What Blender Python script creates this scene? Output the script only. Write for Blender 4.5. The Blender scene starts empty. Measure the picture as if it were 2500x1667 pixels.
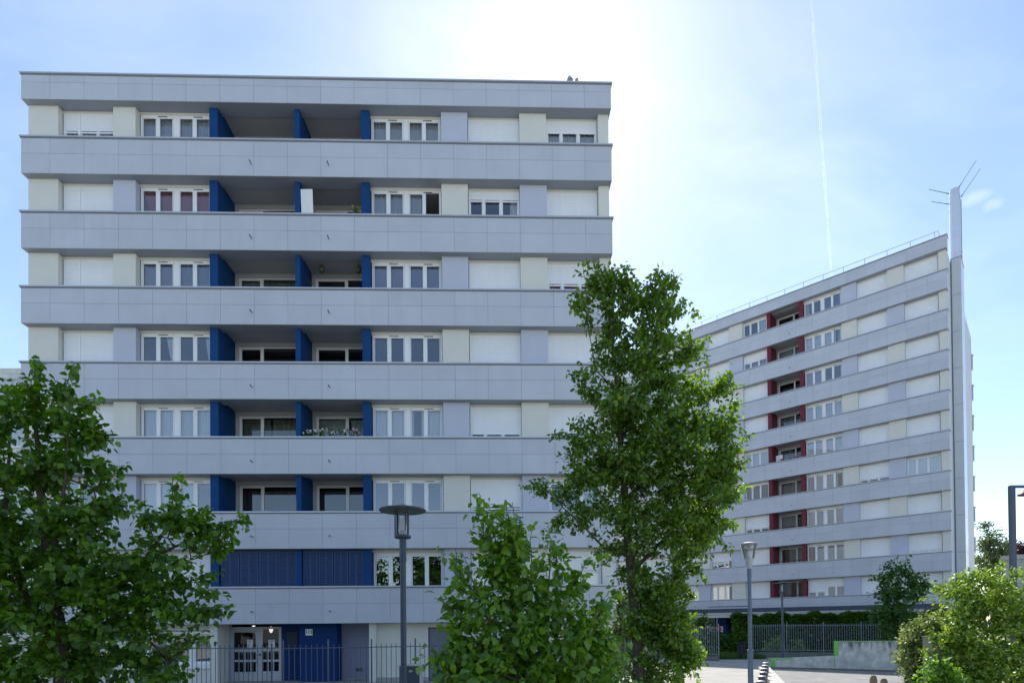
import bpy, math, random
import numpy as np
from mathutils import Matrix, Vector

SC = bpy.context.scene
COL = SC.collection
PI = math.pi

# ------------------------------------------------------------------ camera
F_PX, PITCH, ROLL, SHIFT, EYE = 1407.3, 0.01061, 0.008445, 675.2, 2.05
def cam_axes():
    cp, sp = math.cos(PITCH), math.sin(PITCH)
    right, up, fwd = Vector((1, 0, 0)), Vector((0, -sp, cp)), Vector((0, cp, sp))
    c, s = math.cos(ROLL), math.sin(ROLL)
    return right * c - up * s, right * s + up * c, fwd
R_, U_, F_ = cam_axes()
cd = bpy.data.cameras.new('camera'); cam = bpy.data.objects.new('camera', cd); COL.objects.link(cam)
cd.sensor_width = 36; cd.lens = F_PX / 2500 * 36; cd.shift_y = SHIFT / 2500
cd.clip_start = .1; cd.clip_end = 30000
cam.matrix_world = Matrix(((R_.x, U_.x, -F_.x, 0), (R_.y, U_.y, -F_.y, 0), (R_.z, U_.z, -F_.z, EYE), (0, 0, 0, 1)))
SC.camera = cam

def at(u, v, y):
    """point at distance y seen at (u, v) of the 2352-wide survey picture"""
    u *= 2500 / 2352; v *= 2500 / 2352
    d = R_ * ((u - 1250) / F_PX) + U_ * ((833.5 + SHIFT - v) / F_PX) + F_
    k = y / d.y
    return Vector((d.x * k, y, EYE + d.z * k))

# ------------------------------------------------------------------ helpers
def tag(o, label=None, cat=None, group=None, kind=None):
    if label: o['label'] = label
    if cat: o['category'] = cat
    if group: o['group'] = group
    if kind: o['kind'] = kind
    return o
def empty(name, loc=(0, 0, 0), rz=0):
    o = bpy.data.objects.new(name, None); COL.objects.link(o)
    o.location = loc; o.rotation_euler = (0, 0, rz); o.empty_display_size = .3
    return o
def copy_tree(o, parent=None):
    c = o.copy(); COL.objects.link(c)
    if parent is not None: c.parent = parent
    for ch in [x for x in COL.objects if x.parent == o]: copy_tree(ch, c)
    return c

class MB:
    def __init__(s): s.v = []; s.f = []; s.m = []; s.mi = 0; s.smooth = set()
    def add(s, vs, fs, mi=None, smooth=False):
        b = len(s.v); s.v += [tuple(p) for p in vs]
        for f in fs:
            if smooth: s.smooth.add(len(s.f))
            s.f.append([b + i for i in f]); s.m.append(s.mi if mi is None else mi)
    def box(s, x0, x1, y0, y1, z0, z1, mi=None):
        s.add([(x0, y0, z0), (x1, y0, z0), (x1, y1, z0), (x0, y1, z0), (x0, y0, z1), (x1, y0, z1), (x1, y1, z1), (x0, y1, z1)],
              [(0, 3, 2, 1), (4, 5, 6, 7), (0, 1, 5, 4), (1, 2, 6, 5), (2, 3, 7, 6), (3, 0, 4, 7)], mi)
    def quad(s, a, b, c, d, mi=None): s.add([a, b, c, d], [(0, 1, 2, 3)], mi)
    def tube(s, path, radii, n=8, mi=None, caps=True, smooth=True):
        path = [Vector(p) for p in path]; vs = []; fs = []
        for i, p in enumerate(path):
            d = (path[min(i + 1, len(path) - 1)] - path[max(i - 1, 0)]).normalized()
            a = d.orthogonal() if i == 0 else (a - d * a.dot(d))
            a = a.normalized(); b = d.cross(a)
            for k in range(n):
                t = 2 * PI * k / n
                vs.append(p + (a * math.cos(t) + b * math.sin(t)) * radii[i])
        for i in range(len(path) - 1):
            for k in range(n):
                fs.append((i * n + k, i * n + (k + 1) % n, (i + 1) * n + (k + 1) % n, (i + 1) * n + k))
        s.add(vs, fs, mi, smooth)
        if caps:
            s.add(vs[:n], [tuple(range(n - 1, -1, -1))], mi); s.add(vs[-n:], [tuple(range(n))], mi)
    def lathe(s, prof, n=24, mi=None, c=(0, 0)):
        run = [prof[0]]; runs = []
        for i in range(1, len(prof)):                       # break the smooth shading at sharp corners of the profile
            run.append(prof[i])
            if i == len(prof) - 1: break
            a = Vector((prof[i][0] - prof[i - 1][0], prof[i][1] - prof[i - 1][1])); b = Vector((prof[i + 1][0] - prof[i][0], prof[i + 1][1] - prof[i][1]))
            if a.length > 0 and b.length > 0 and a.angle(b) > math.radians(38): runs.append(run); run = [prof[i]]
        runs.append(run)
        for pr in runs:
            vs = []; fs = []
            for r, z in pr:
                for k in range(n):
                    t = 2 * PI * k / n; vs.append((c[0] + r * math.cos(t), c[1] + r * math.sin(t), z))
            for i in range(len(pr) - 1):
                for k in range(n):
                    fs.append((i * n + k, i * n + (k + 1) % n, (i + 1) * n + (k + 1) % n, (i + 1) * n + k))
            s.add(vs, fs, mi, True)
    def build(s, name, mats, parent=None, loc=None):
        me = bpy.data.meshes.new(name); me.from_pydata(s.v, [], s.f)
        for m in (mats if isinstance(mats, (list, tuple)) else [mats]): me.materials.append(m)
        me.polygons.foreach_set('material_index', s.m)
        if s.smooth:
            sm = [i in s.smooth for i in range(len(s.f))]; me.polygons.foreach_set('use_smooth', sm)
        me.update()
        o = bpy.data.objects.new(name, me); COL.objects.link(o)
        if parent is not None: o.parent = parent
        if loc is not None: o.location = loc
        return o

# ------------------------------------------------------------------ materials
def nt(name):
    m = bpy.data.materials.new(name); m.use_nodes = True; n = m.node_tree; n.nodes.clear()
    out = n.nodes.new('ShaderNodeOutputMaterial'); return m, n, out
def mat(name, col, rough=.55, var=.06, scale=3., island=0., metal=0., bump=0., bscale=60., spec=.5, detail=5, dirt=None, dirt_scale=1.2, dirt_stretch=(1, 1, .2), dirt_amt=.5):
    m, n, out = nt(name); N = n.nodes; L = n.links
    p = N.new('ShaderNodeBsdfPrincipled'); L.new(p.outputs[0], out.inputs[0])
    p.inputs['Roughness'].default_value = rough; p.inputs['Metallic'].default_value = metal
    p.inputs['Specular IOR Level'].default_value = spec
    tc = N.new('ShaderNodeTexCoord')
    no = N.new('ShaderNodeTexNoise'); no.inputs['Scale'].default_value = scale; no.inputs['Detail'].default_value = detail
    L.new(tc.outputs['Object'], no.inputs['Vector'])
    mr = N.new('ShaderNodeMapRange'); mr.inputs[1].default_value = .25; mr.inputs[2].default_value = .75
    mr.inputs[3].default_value = 1 - var; mr.inputs[4].default_value = 1 + var
    L.new(no.outputs['Fac'], mr.inputs[0])
    val = mr.outputs[0]
    if island:
        g = N.new('ShaderNodeNewGeometry'); m2 = N.new('ShaderNodeMapRange')
        m2.inputs[3].default_value = 1 - island; m2.inputs[4].default_value = 1 + island
        L.new(g.outputs['Random Per Island'], m2.inputs[0])
        mu = N.new('ShaderNodeMath'); mu.operation = 'MULTIPLY'; L.new(val, mu.inputs[0]); L.new(m2.outputs[0], mu.inputs[1]); val = mu.outputs[0]
    sc = N.new('ShaderNodeVectorMath'); sc.operation = 'SCALE'; sc.inputs[0].default_value = col; L.new(val, sc.inputs['Scale'])
    colout = sc.outputs[0]
    if dirt:
        mp = N.new('ShaderNodeMapping'); mp.inputs['Scale'].default_value = dirt_stretch; L.new(tc.outputs['Object'], mp.inputs['Vector'])
        n2 = N.new('ShaderNodeTexNoise'); n2.inputs['Scale'].default_value = dirt_scale; n2.inputs['Detail'].default_value = 7; n2.inputs['Roughness'].default_value = .65
        L.new(mp.outputs[0], n2.inputs['Vector'])
        r2 = N.new('ShaderNodeMapRange'); r2.inputs[1].default_value = .5; r2.inputs[2].default_value = .72; r2.inputs[4].default_value = dirt_amt
        L.new(n2.outputs['Fac'], r2.inputs[0])
        mx = N.new('ShaderNodeMix'); mx.data_type = 'RGBA'; L.new(r2.outputs[0], mx.inputs[0]); L.new(colout, mx.inputs[6]); mx.inputs[7].default_value = (*dirt, 1)
        colout = mx.outputs[2]
    L.new(colout, p.inputs['Base Color'])
    if bump:
        nb = N.new('ShaderNodeTexNoise'); nb.inputs['Scale'].default_value = bscale; nb.inputs['Detail'].default_value = 4
        L.new(tc.outputs['Object'], nb.inputs['Vector'])
        b = N.new('ShaderNodeBump'); b.inputs['Strength'].default_value = bump; b.inputs['Distance'].default_value = .01
        L.new(nb.outputs['Fac'], b.inputs['Height']); L.new(b.outputs[0], p.inputs['Normal'])
    return m
def glass_mat(name, refl=.10, tint=(.62, .68, .72), rough=.0):
    m, n, out = nt(name); N = n.nodes; L = n.links
    t = N.new('ShaderNodeBsdfTransparent'); t.inputs[0].default_value = (*tint, 1)
    g = N.new('ShaderNodeBsdfGlossy'); g.inputs['Roughness'].default_value = rough; g.inputs[0].default_value = (.95, .97, 1, 1)
    fr = N.new('ShaderNodeFresnel'); fr.inputs[0].default_value = 1.5
    ad = N.new('ShaderNodeMath'); ad.operation = 'ADD'; ad.inputs[1].default_value = refl; ad.use_clamp = True; L.new(fr.outputs[0], ad.inputs[0])
    mx = N.new('ShaderNodeMixShader'); L.new(ad.outputs[0], mx.inputs[0]); L.new(t.outputs[0], mx.inputs[1]); L.new(g.outputs[0], mx.inputs[2])
    L.new(mx.outputs[0], out.inputs[0]); return m
def leaf_mat(name, c1, c2, trans, gloss=.06, tw=.45):
    m, n, out = nt(name); N = n.nodes; L = n.links
    g = N.new('ShaderNodeNewGeometry')
    r = N.new('ShaderNodeValToRGB'); r.color_ramp.elements[0].color = (*c1, 1); r.color_ramp.elements[1].color = (*c2, 1)
    r.color_ramp.elements[0].position = .1; r.color_ramp.elements[1].position = 1.
    L.new(g.outputs['Random Per Island'], r.inputs[0])
    d = N.new('ShaderNodeBsdfDiffuse'); L.new(r.outputs[0], d.inputs[0])
    t = N.new('ShaderNodeBsdfTranslucent')
    hs = N.new('ShaderNodeMix'); hs.data_type = 'RGBA'; hs.blend_type = 'MULTIPLY'; hs.inputs[0].default_value = 1
    L.new(r.outputs[0], hs.inputs[6]); hs.inputs[7].default_value = (*trans, 1)
    L.new(hs.outputs[2], t.inputs[0])
    m1 = N.new('ShaderNodeMixShader'); m1.inputs[0].default_value = tw; L.new(d.outputs[0], m1.inputs[1]); L.new(t.outputs[0], m1.inputs[2])
    gl = N.new('ShaderNodeBsdfGlossy'); gl.inputs['Roughness'].default_value = .42; gl.inputs[0].default_value = (.9, .95, 1, 1)
    m2 = N.new('ShaderNodeMixShader'); m2.inputs[0].default_value = gloss; L.new(m1.outputs[0], m2.inputs[1]); L.new(gl.outputs[0], m2.inputs[2])
    L.new(m2.outputs[0], out.inputs[0]); return m
def emit_mat(name, col, s):
    m, n, out = nt(name); e = n.nodes.new('ShaderNodeEmission'); e.inputs[0].default_value = (*col, 1); e.inputs[1].default_value = s
    n.links.new(e.outputs[0], out.inputs[0]); return m

M = {}
M['clad'] = mat('grey_cladding', (.54, .565, .63), .42, .05, .9, island=.03, bump=.02, spec=.4, dirt=(.36, .38, .43), dirt_scale=1.1, dirt_stretch=(2.6, 2.6, .3), dirt_amt=.16)
M['gable'] = mat('gable_cladding', (.60, .625, .65), .6, .04, 1.5, bump=.03, bscale=60, dirt=(.45, .46, .47), dirt_stretch=(2, 2, .25), dirt_amt=.3)
M['joint_shade'] = mat('joint_and_shade', (.20, .22, .26), .8, .05)
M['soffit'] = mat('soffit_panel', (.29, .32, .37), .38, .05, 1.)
M['coping'] = mat('coping_metal', (.52, .54, .58), .35, .05, 2., metal=.3)
M['cream'] = mat('cream_render', (.72, .71, .655), .8, .03, 2., bump=.05, bscale=90)
M['lav'] = mat('lavender_render', (.54, .565, .67), .8, .03, 2., bump=.05, bscale=90)
M['pvc'] = mat('white_plastic', (.86, .87, .89), .35, .02)
M['shut'] = mat('shutter_slat', (.88, .89, .92), .45, .03, 1.5)
M['gasket'] = mat('dark_gasket', (.06, .06, .08), .6, .1)
M['blue'] = mat('blue_paint', (.004, .056, .195), .6, .05, 1.5, spec=.2)
M['bluedk'] = mat('blue_paint_entrance', (.002, .034, .15), .6, .05, 1.5, spec=.2)
M['screen'] = mat('blue_screen_paint', (.012, .052, .17), .45, .06, 2.)
M['slotdark'] = mat('slot_dark_sheet', (.006, .018, .06), .8, .1)
M['red'] = mat('red_paint', (.15, .007, .026), .5, .05, 1.5)
M['ceil'] = mat('balcony_ceiling', (.46, .47, .48), .85, .05, 2.)
M['backwall'] = mat('balcony_back_render', (.50, .51, .50), .85, .05, 2.)
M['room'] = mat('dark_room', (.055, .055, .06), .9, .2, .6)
M['conc'] = mat('concrete', (.40, .40, .39), .85, .12, 2.5, bump=.2, bscale=40, dirt=(.16, .16, .15), dirt_amt=.5)
M['greydoor'] = mat('grey_door', (.19, .20, .27), .5, .04)
M['lavdoor'] = mat('lavender_door', (.28, .29, .42), .5, .04)
M['aludoor'] = mat('aluminium_door', (.42, .45, .52), .4, .04, metal=.2)
M['glass'] = glass_mat('window_glass', .15, (.84, .87, .89))
M['glassdk'] = glass_mat('balcony_glass', .07, (.55, .6, .6))
M['glassdoor'] = glass_mat('entrance_glass', .0, (.38, .38, .4))
M['glassb2'] = glass_mat('far_glass', .20, (.8, .84, .88))
M['lampglass'] = glass_mat('lamp_glass', .04, (.95, .96, .97), .05)
def fabric(name, c, tw=.35):
    m, n, out = nt(name); N = n.nodes; L = n.links
    d = N.new('ShaderNodeBsdfDiffuse'); d.inputs[0].default_value = (*c, 1)
    t = N.new('ShaderNodeBsdfTranslucent'); t.inputs[0].default_value = (*c, 1)
    m1 = N.new('ShaderNodeMixShader'); m1.inputs[0].default_value = tw; L.new(d.outputs[0], m1.inputs[1]); L.new(t.outputs[0], m1.inputs[2]); L.new(m1.outputs[0], out.inputs[0]); return m
M['c_grey'] = fabric('grey_curtain', (.70, .72, .74)); M['c_white'] = fabric('white_curtain', (.93, .94, .94), .25)
M['c_red'] = fabric('red_curtain', (.60, .10, .16)); M['c_blue'] = fabric('blue_curtain', (.35, .40, .58)); M['c_pink'] = fabric('pink_curtain', (.72, .58, .70))
M['c_beige'] = fabric('beige_curtain', (.55, .53, .40)); M['c_lilac'] = fabric('lilac_curtain', (.50, .46, .60)); M['c_dark'] = fabric('wine_curtain', (.16, .11, .13))
m, n, out = nt('patterned_curtain'); N = n.nodes; L = n.links
tc = N.new('ShaderNodeTexCoord'); vo = N.new('ShaderNodeTexVoronoi'); vo.inputs['Scale'].default_value = 4.5; L.new(tc.outputs['Object'], vo.inputs['Vector'])
rp = N.new('ShaderNodeValToRGB'); e = rp.color_ramp.elements; e[0].position = .12; e[0].color = (.25, .27, .33, 1); e[1].position = .3; e[1].color = (.82, .84, .86, 1); e2 = rp.color_ramp.elements.new(.2); e2.color = (.7, .72, .75, 1)
L.new(vo.outputs['Distance'], rp.inputs[0]); d = N.new('ShaderNodeBsdfDiffuse'); L.new(rp.outputs[0], d.inputs[0]); L.new(d.outputs[0], out.inputs[0]); M['c_pat'] = m
M['steel'] = mat('grey_post_paint', (.055, .08, .125), .42, .06, 4., spec=.5)
M['postlt'] = mat('blue_grey_post_paint', (.11, .155, .225), .42, .06, 4.)
M['fence'] = mat('fence_paint', (.11, .13, .18), .45, .08, 6.)
M['fencelt'] = mat('weathered_fence_paint', (.30, .33, .39), .5, .08, 6.)
M['galv'] = mat('galvanised_steel', (.45, .47, .49), .5, .1, 4., metal=.4)
M['disc'] = mat('lamp_disc', (.10, .115, .12), .45, .06, 3.)
M['bark'] = mat('bark', (.085, .068, .05), .9, .4, 9., bump=.5, bscale=40)
M['bark2'] = mat('young_bark', (.10, .085, .06), .85, .3, 9.)
M['black'] = mat('dark_plastic', (.03, .032, .036), .5, .1)
M['white'] = mat('white_paint', (.82, .82, .82), .5, .03)
M['chim'] = mat('stainless_flue', (.72, .74, .80), .34, .04, 1.5, metal=.55)
M['asphalt'] = mat('asphalt_forecourt', (.35, .335, .31), .9, .16, 1.1, bump=.6, bscale=55, detail=9, dirt=(.20, .19, .175), dirt_scale=22., dirt_stretch=(1, 1, 1), dirt_amt=.8)
M['road'] = mat('asphalt_ramp', (.22, .215, .21), .9, .2, 1.6, bump=.4, bscale=70, detail=9, dirt=(.10, .10, .10), dirt_stretch=(1, 1, 1), dirt_scale=.5, dirt_amt=.6)
M['kerb'] = mat('kerb_stone', (.42, .41, .38), .85, .15, 5., bump=.3)
M['plinth'] = mat('plinth_stone', (.17, .175, .18), .9, .25, 3., bump=.4)
M['earth'] = mat('lawn_earth', (.075, .11, .03), .95, .3, 1.2, bump=.5, bscale=30, detail=8)
M['rampwall'] = mat('stained_concrete_wall', (.50, .51, .51), .85, .08, 2., bump=.2, bscale=30, dirt=(.07, .075, .07), dirt_scale=1.6, dirt_stretch=(2.2, 2.2, .30), dirt_amt=.95)
def drip_mat():
    m, n, out = nt('streaked_concrete'); N = n.nodes; L = n.links
    p = N.new('ShaderNodeBsdfPrincipled'); p.inputs['Roughness'].default_value = .9; L.new(p.outputs[0], out.inputs[0])
    tc = N.new('ShaderNodeTexCoord'); sx = N.new('ShaderNodeSeparateXYZ'); L.new(tc.outputs['Object'], sx.inputs[0])
    mp = N.new('ShaderNodeMapping'); mp.inputs['Scale'].default_value = (4.5, 4.5, .7); L.new(tc.outputs['Object'], mp.inputs['Vector'])
    a = N.new('ShaderNodeTexNoise'); a.inputs['Scale'].default_value = 1.7; a.inputs['Detail'].default_value = 8; a.inputs['Roughness'].default_value = .7; L.new(mp.outputs[0], a.inputs['Vector'])
    h = N.new('ShaderNodeMapRange'); h.inputs[1].default_value = .55; h.inputs[2].default_value = 1.30; h.inputs[3].default_value = -.16; h.inputs[4].default_value = .17; L.new(sx.outputs[2], h.inputs[0])
    ad = N.new('ShaderNodeMath'); L.new(a.outputs['Fac'], ad.inputs[0]); L.new(h.outputs[0], ad.inputs[1])
    r = N.new('ShaderNodeMapRange'); r.inputs[1].default_value = .50; r.inputs[2].default_value = .70; r.inputs[4].default_value = .85; L.new(ad.outputs[0], r.inputs[0])
    b = N.new('ShaderNodeTexNoise'); b.inputs['Scale'].default_value = 3.; b.inputs['Detail'].default_value = 8; b.inputs['Roughness'].default_value = .7; L.new(tc.outputs['Object'], b.inputs['Vector'])
    cr = N.new('ShaderNodeValToRGB'); cr.color_ramp.elements[0].color = (.36, .38, .39, 1); cr.color_ramp.elements[1].color = (.62, .63, .62, 1); cr.color_ramp.elements[0].position = .35; cr.color_ramp.elements[1].position = .6; L.new(b.outputs['Fac'], cr.inputs[0])
    x = N.new('ShaderNodeMix'); x.data_type = 'RGBA'; L.new(r.outputs[0], x.inputs[0]); L.new(cr.outputs[0], x.inputs[6]); x.inputs[7].default_value = (.07, .075, .07, 1); L.new(x.outputs[2], p.inputs['Base Color'])
    return m
M['rampwall'] = drip_mat()
M['green'] = mat('bright_green_paint', (.16, .55, .10), .6, .08, 5.)
M['roofing'] = mat('bitumen_roof', (.045, .05, .075), .8, .25, 2.)
M['bollard'] = mat('bollard_iron', (.05, .055, .065), .35, .1, 6.)
M['stone'] = mat('weathered_stone', (.28, .22, .15), .9, .25, 12., bump=.4)
M['redsign'] = mat('red_sign', (.62, .03, .03), .5, .04)
M['terra'] = mat('terracotta', (.40, .09, .045), .8, .1)
M['pinkbox'] = mat('electrical_box', (.24, .26, .19), .6, .1, 4.)
M['bulb'] = emit_mat('lobby_bulb', (1, .93, .80), 1.3)
M['petal'] = mat('white_petal', (.82, .82, .84), .7, .03); M['petaly'] = mat('yellow_petal', (.75, .50, .04), .7, .03); M['petalp'] = mat('pink_petal', (.6, .35, .55), .7, .03)
M['toyblue'] = mat('blue_tarp', (.03, .08, .40), .5, .1)
M['brickw'] = mat('white_blockwork', (.70, .70, .66), .85, .08, 3., island=.05)
M['lantern'] = mat('green_lantern_metal', (.10, .13, .05), .5, .1)
M['grass'] = leaf_mat('grass_blades', (.05, .11, .015), (.10, .19, .03), (1, 1.1, .6), .03)
M['l_hazel'] = leaf_mat('hazel_leaf', (.055, .140, .008), (.190, .340, .022), (1.3, 1.5, .4), .04, .45)
M['l_pear'] = leaf_mat('pear_leaf', (.060, .135, .010), (.210, .340, .024), (1.7, 1.7, .4), .05, .45)
M['l_bush'] = leaf_mat('bush_leaf', (.085, .210, .012), (.250, .430, .030), (1.2, 1.3, .4), .05, .42)
M['l_shrub'] = leaf_mat('shrub_leaf', (.10, .215, .010), (.46, .60, .08), (1.1, 1.1, .3), .06, .38)
M['l_vari'] = leaf_mat('variegated_leaf', (.09, .17, .025), (.52, .56, .26), (1.1, 1.1, .6), .04, .35)
M['l_maple'] = leaf_mat('maple_leaf', (.045, .12, .02), (.10, .20, .035), (1.2, 1.3, .5), .03, .4)
M['l_hedge'] = leaf_mat('hedge_leaf', (0.035, 0.09, 0.012), (0.09, 0.175, 0.022), (1.2, 1.3, 0.4), 0.0, 0.3)
M['l_far'] = leaf_mat('far_leaf', (.07, .115, .03), (.16, .21, .07), (1.3, 1.3, .7), .05, .45)
M['l_purple'] = leaf_mat('purple_leaf', (.05, .022, .028), (.10, .04, .045), (1.4, .8, .8), .05, .4)

# ------------------------------------------------------------------ window builder (building-local axes: x along facade, y into it, z up)
def frames(mb, x0, x1, z0, z1, y, bars, t=.055, d=.07):
    mb.box(x0, x0 + t, y, y + d, z0, z1); mb.box(x1 - t, x1, y, y + d, z0, z1)
    mb.box(x0 + t, x1 - t, y, y + d, z1 - t, z1); mb.box(x0 + t, x1 - t, y, y + d, z0, z0 + t)
    for a, b in bars: mb.box(a, b, y - .004, y + d, z0 + t, z1 - t)
def sash(mb, a, b, z0, z1, y, t=.03):
    for q in ((a, a + t, z0, z1), (b - t, b, z0, z1), (a + t, b - t, z1 - t, z1), (a + t, b - t, z0, z0 + t)): mb.box(q[0], q[1], y, y + .03, q[2], q[3])
def curtain(parent, x0, x1, z0, z1, y, m, amp=.03, wav=.14, seed=0, gather=None):
    mb = MB(); n = max(6, int((x1 - x0) / .02)); rows = 5; vs = []; rnd = random.Random(seed); ph = rnd.random() * 6
    for j in range(rows):
        t = j / (rows - 1); z = z1 + (z0 - z1) * t
        for i in range(n + 1):
            s = i / n; x = x0 + (x1 - x0) * s
            if gather is not None:
                k = max(0., 1 - abs(t - .8) / .8) ** 1.5
                x = x + (gather - x) * .82 * k
            vs.append((x, y + amp * math.sin(2 * PI * (x0 + (x1 - x0) * s) / wav + ph + .8 * math.sin(5 * s)) * (.6 + .5 * t), z))
    fs = [(j * (n + 1) + i, j * (n + 1) + i + 1, (j + 1) * (n + 1) + i + 1, (j + 1) * (n + 1) + i) for j in range(rows - 1) for i in range(n)]
    mb.add(vs, fs, smooth=True); return mb.build('curtain', m, parent)
def shutter_mesh(mb, x0, x1, zb, zt, y):
    vs = []; fs = []; p = .055; n = max(1, int((zt - zb) / p))
    for k in range(n):
        za = zt - k * p; zc = max(zb, za - p + .003)
        vs = [(x0, y, zc), (x1, y, zc), (x1, y - .004, (za + zc) / 2), (x0, y - .004, (za + zc) / 2), (x1, y, za), (x0, y, za)]
        mb.add(vs, [(0, 1, 2, 3), (3, 2, 4, 5)])
        mb.quad((x0, y + .006, za), (x1, y + .006, za), (x1, y, za), (x0, y, za))
        mb.quad((x0, y + .004, zc - .005), (x1, y + .004, zc - .005), (x1, y + .004, zc), (x0, y + .004, zc))
    mb.box(x0, x1, y - .012, y + .012, zb - .05, zb)
def glass_panes(parent, panes, z0, z1, y, m):
    mb = MB()
    for a, b in panes: mb.quad((a, y, z0), (b, y, z0), (b, y, z1), (a, y, z1))
    return mb.build('pane', m, parent)

SEED = [0]
def drop(f, c, far):
    """f = share of the part of the opening seen above the coping"""
    if f >= .97 or f <= .03: return f
    hid = .05 + .5 * (c - EYE) / far
    return min(.96, f * (1.22 - hid) / 1.3)
def window3(parent, x0, c, closed, cur=None, gl=None, y=.48, W=1.9, label=None):
    """one fixed light plus a double casement; closed = how far down the roller shutter is, 0..1"""
    gl = gl or M['glass']; zt = c + 1.255; zb = c - .12; x1 = x0 + W; SEED[0] += 1
    mb = MB(); k = W / 1.9
    frames(mb, x0, x1, zb, zt, y + .03, [(x0 + .52 * k, x0 + .60 * k), (x0 + 1.17 * k, x0 + 1.25 * k)])
    P = [(x0 + .055, x0 + .52 * k), (x0 + .60 * k, x0 + 1.17 * k), (x0 + 1.25 * k, x1 - .055)]
    for a, b in P: sash(mb, a, b, zb + .055, zt - .055, y + .045)
    mb.box(x0, x1, y + .006, y + .03, zt - .035, zt)           # shutter box lip
    mb.box(x0 + .525 * k, x0 + .59 * k, y - .012, y + .03, zb, zt - .035)     # shutter guide
    mb.box(x0, x0 + .05, y - .008, y + .03, zb, zt - .035); mb.box(x1 - .05, x1, y - .008, y + .03, zb, zt - .035)
    w = mb.build('window', M['pvc'], parent)
    if label: w['label'] = label
    if closed < .97: glass_panes(w, P, zb + .05, zt - .05, y + .075, gl)
    if closed > .03:
        s = MB(); zbot = zt - .035 - closed * 1.30
        for a, b in ((x0 + .05, x0 + .525 * k), (x0 + .59 * k, x1 - .05)):
            shutter_mesh(s, a, b, max(zb + .05, zbot), zt - .035, y + .016)
        s.build('shutter', M['shut'], w)
    if cur and closed < .97:
        if isinstance(cur, str): curtain(w, x0 + .06, x1 - .06, zb, zt - .04, y + .15, M[cur], seed=SEED[0])
        else:
            for a, b, cm in cur: curtain(w, x0 + a * k, x0 + b * k, zb, zt - .04, y + .15, M[cm], seed=SEED[0])
    return w
def window4(parent, x0, c, cur=None, gl=None, y=.48, W=2.58, shut=(0, 0), open_sash=False, label=None):
    """two pairs of casements"""
    gl = gl or M['glass']; zt = c + 1.255; zb = c - .12; x1 = x0 + W; xm = (x0 + x1) / 2; SEED[0] += 1
    mb = MB()
    bars = [(xm - .10, xm + .10)]
    P = []
    for a, b in ((x0 + .055, xm - .10), (xm + .10, x1 - .055)):
        h = (a + b) / 2; bars.append((h - .055, h + .055)); P += [(a + .02, h - .055), (h + .055, b - .02)]
    frames(mb, x0, x1, zb, zt, y + .03, bars)
    for i, (a, b) in enumerate(P):
        if open_sash and i == 3: continue
        sash(mb, a - .01, b + .01, zb + .055, zt - .10, y + .022); mb.box(a, b, y + .03, y + .08, zt - .13, zt - .055)
    for h in ((x0 + xm) / 2, (xm + x1) / 2): mb.box(h - .02, h + .32, y + .012, y + .03, zt - .065, zt - .045, 1)   # trickle vents
    if open_sash:
        a, b = P[3]; hx = b; L_ = b - a
        q = MB()
        ang = math.radians(100); dx, dy = -math.cos(ang), math.sin(ang)
        for (s0, s1, z0, z1) in ((0, .05, zb + .05, zt - .06), (L_ - .05, L_, zb + .05, zt - .06), (.05, L_ - .05, zt - .11, zt - .06), (.05, L_ - .05, zb + .05, zb + .10)):
            x_0, y_0, x_1, y_1 = hx + dx * s0, y + .06 + dy * s0, hx + dx * s1, y + .06 + dy * s1
            nx, ny = dy * .03, -dx * .03
            q.add([(x_0, y_0, z0), (x_1, y_1, z0), (x_1 + nx, y_1 + ny, z0), (x_0 + nx, y_0 + ny, z0), (x_0, y_0, z1), (x_1, y_1, z1), (x_1 + nx, y_1 + ny, z1), (x_0 + nx, y_0 + ny, z1)],
                  [(0, 3, 2, 1), (4, 5, 6, 7), (0, 1, 5, 4), (1, 2, 6, 5), (2, 3, 7, 6), (3, 0, 4, 7)])
    w = mb.build('window', [M['pvc'], M['gasket']], parent)
    if label: w['label'] = label
    if open_sash: q.build('open_sash', M['pvc'], w)
    glass_panes(w, P[:3] if open_sash else P, zb + .05, zt - .12, y + .05, gl)
    for i, s_ in enumerate(shut):
        if s_ > 0:
            s = MB(); a, b = ((x0 + .04, xm - .06), (xm + .06, x1 - .04))[i]
            shutter_mesh(s, a, b, zt - .02 - s_ * 1.3, zt - .02, y + .012); s.build('shutter', M['shut'], w)
    if cur:
        if isinstance(cur, str): cur = [(0, 4, cur)]
        for q in cur:
            a = x0 + .06 + q[0] * (W - .12) / 4; b = x0 + .06 + q[1] * (W - .12) / 4
            top = zt - .04 if len(q) < 5 else zt - .04 - q[4] * 1.2
            curtain(w, a, b, zb, top, y + .15, M[q[2]], seed=SEED[0] + int(q[0] * 7), gather=(x0 + .06 + q[3] * (W - .12) / 4) if len(q) > 3 and q[3] is not None else None)
    return w
def balcony_door(parent, x0, x1, c, y, split=.45, cur=None, gl=None):
    zt = c + 1.33; zb = c - 1.0; xs = x0 + (x1 - x0) * split; mb = MB()
    frames(mb, x0, x1, zb, zt, y, [(xs - .04, xs + .04)], .05, .06)
    P = [(x0 + .05, xs - .04), (xs + .04, x1 - .05)]
    sash(mb, *P[0], zb + .05, zt - .05, y + .01, .045)
    w = mb.build('balcony_door', M['pvc'], parent)
    glass_panes(w, P, zb + .05, zt - .05, y + .03, gl or M['glassdk'])
    SEED[0] += 1
    for q in (cur or []):
        curtain(w, x0 + (x1 - x0) * q[0], x0 + (x1 - x0) * q[1], zb + .1, zt - .1, y + .14, M[q[2]], seed=SEED[0], wav=.17,
                gather=(x0 + (x1 - x0) * q[3]) if len(q) > 3 else None)
    return w
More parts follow.
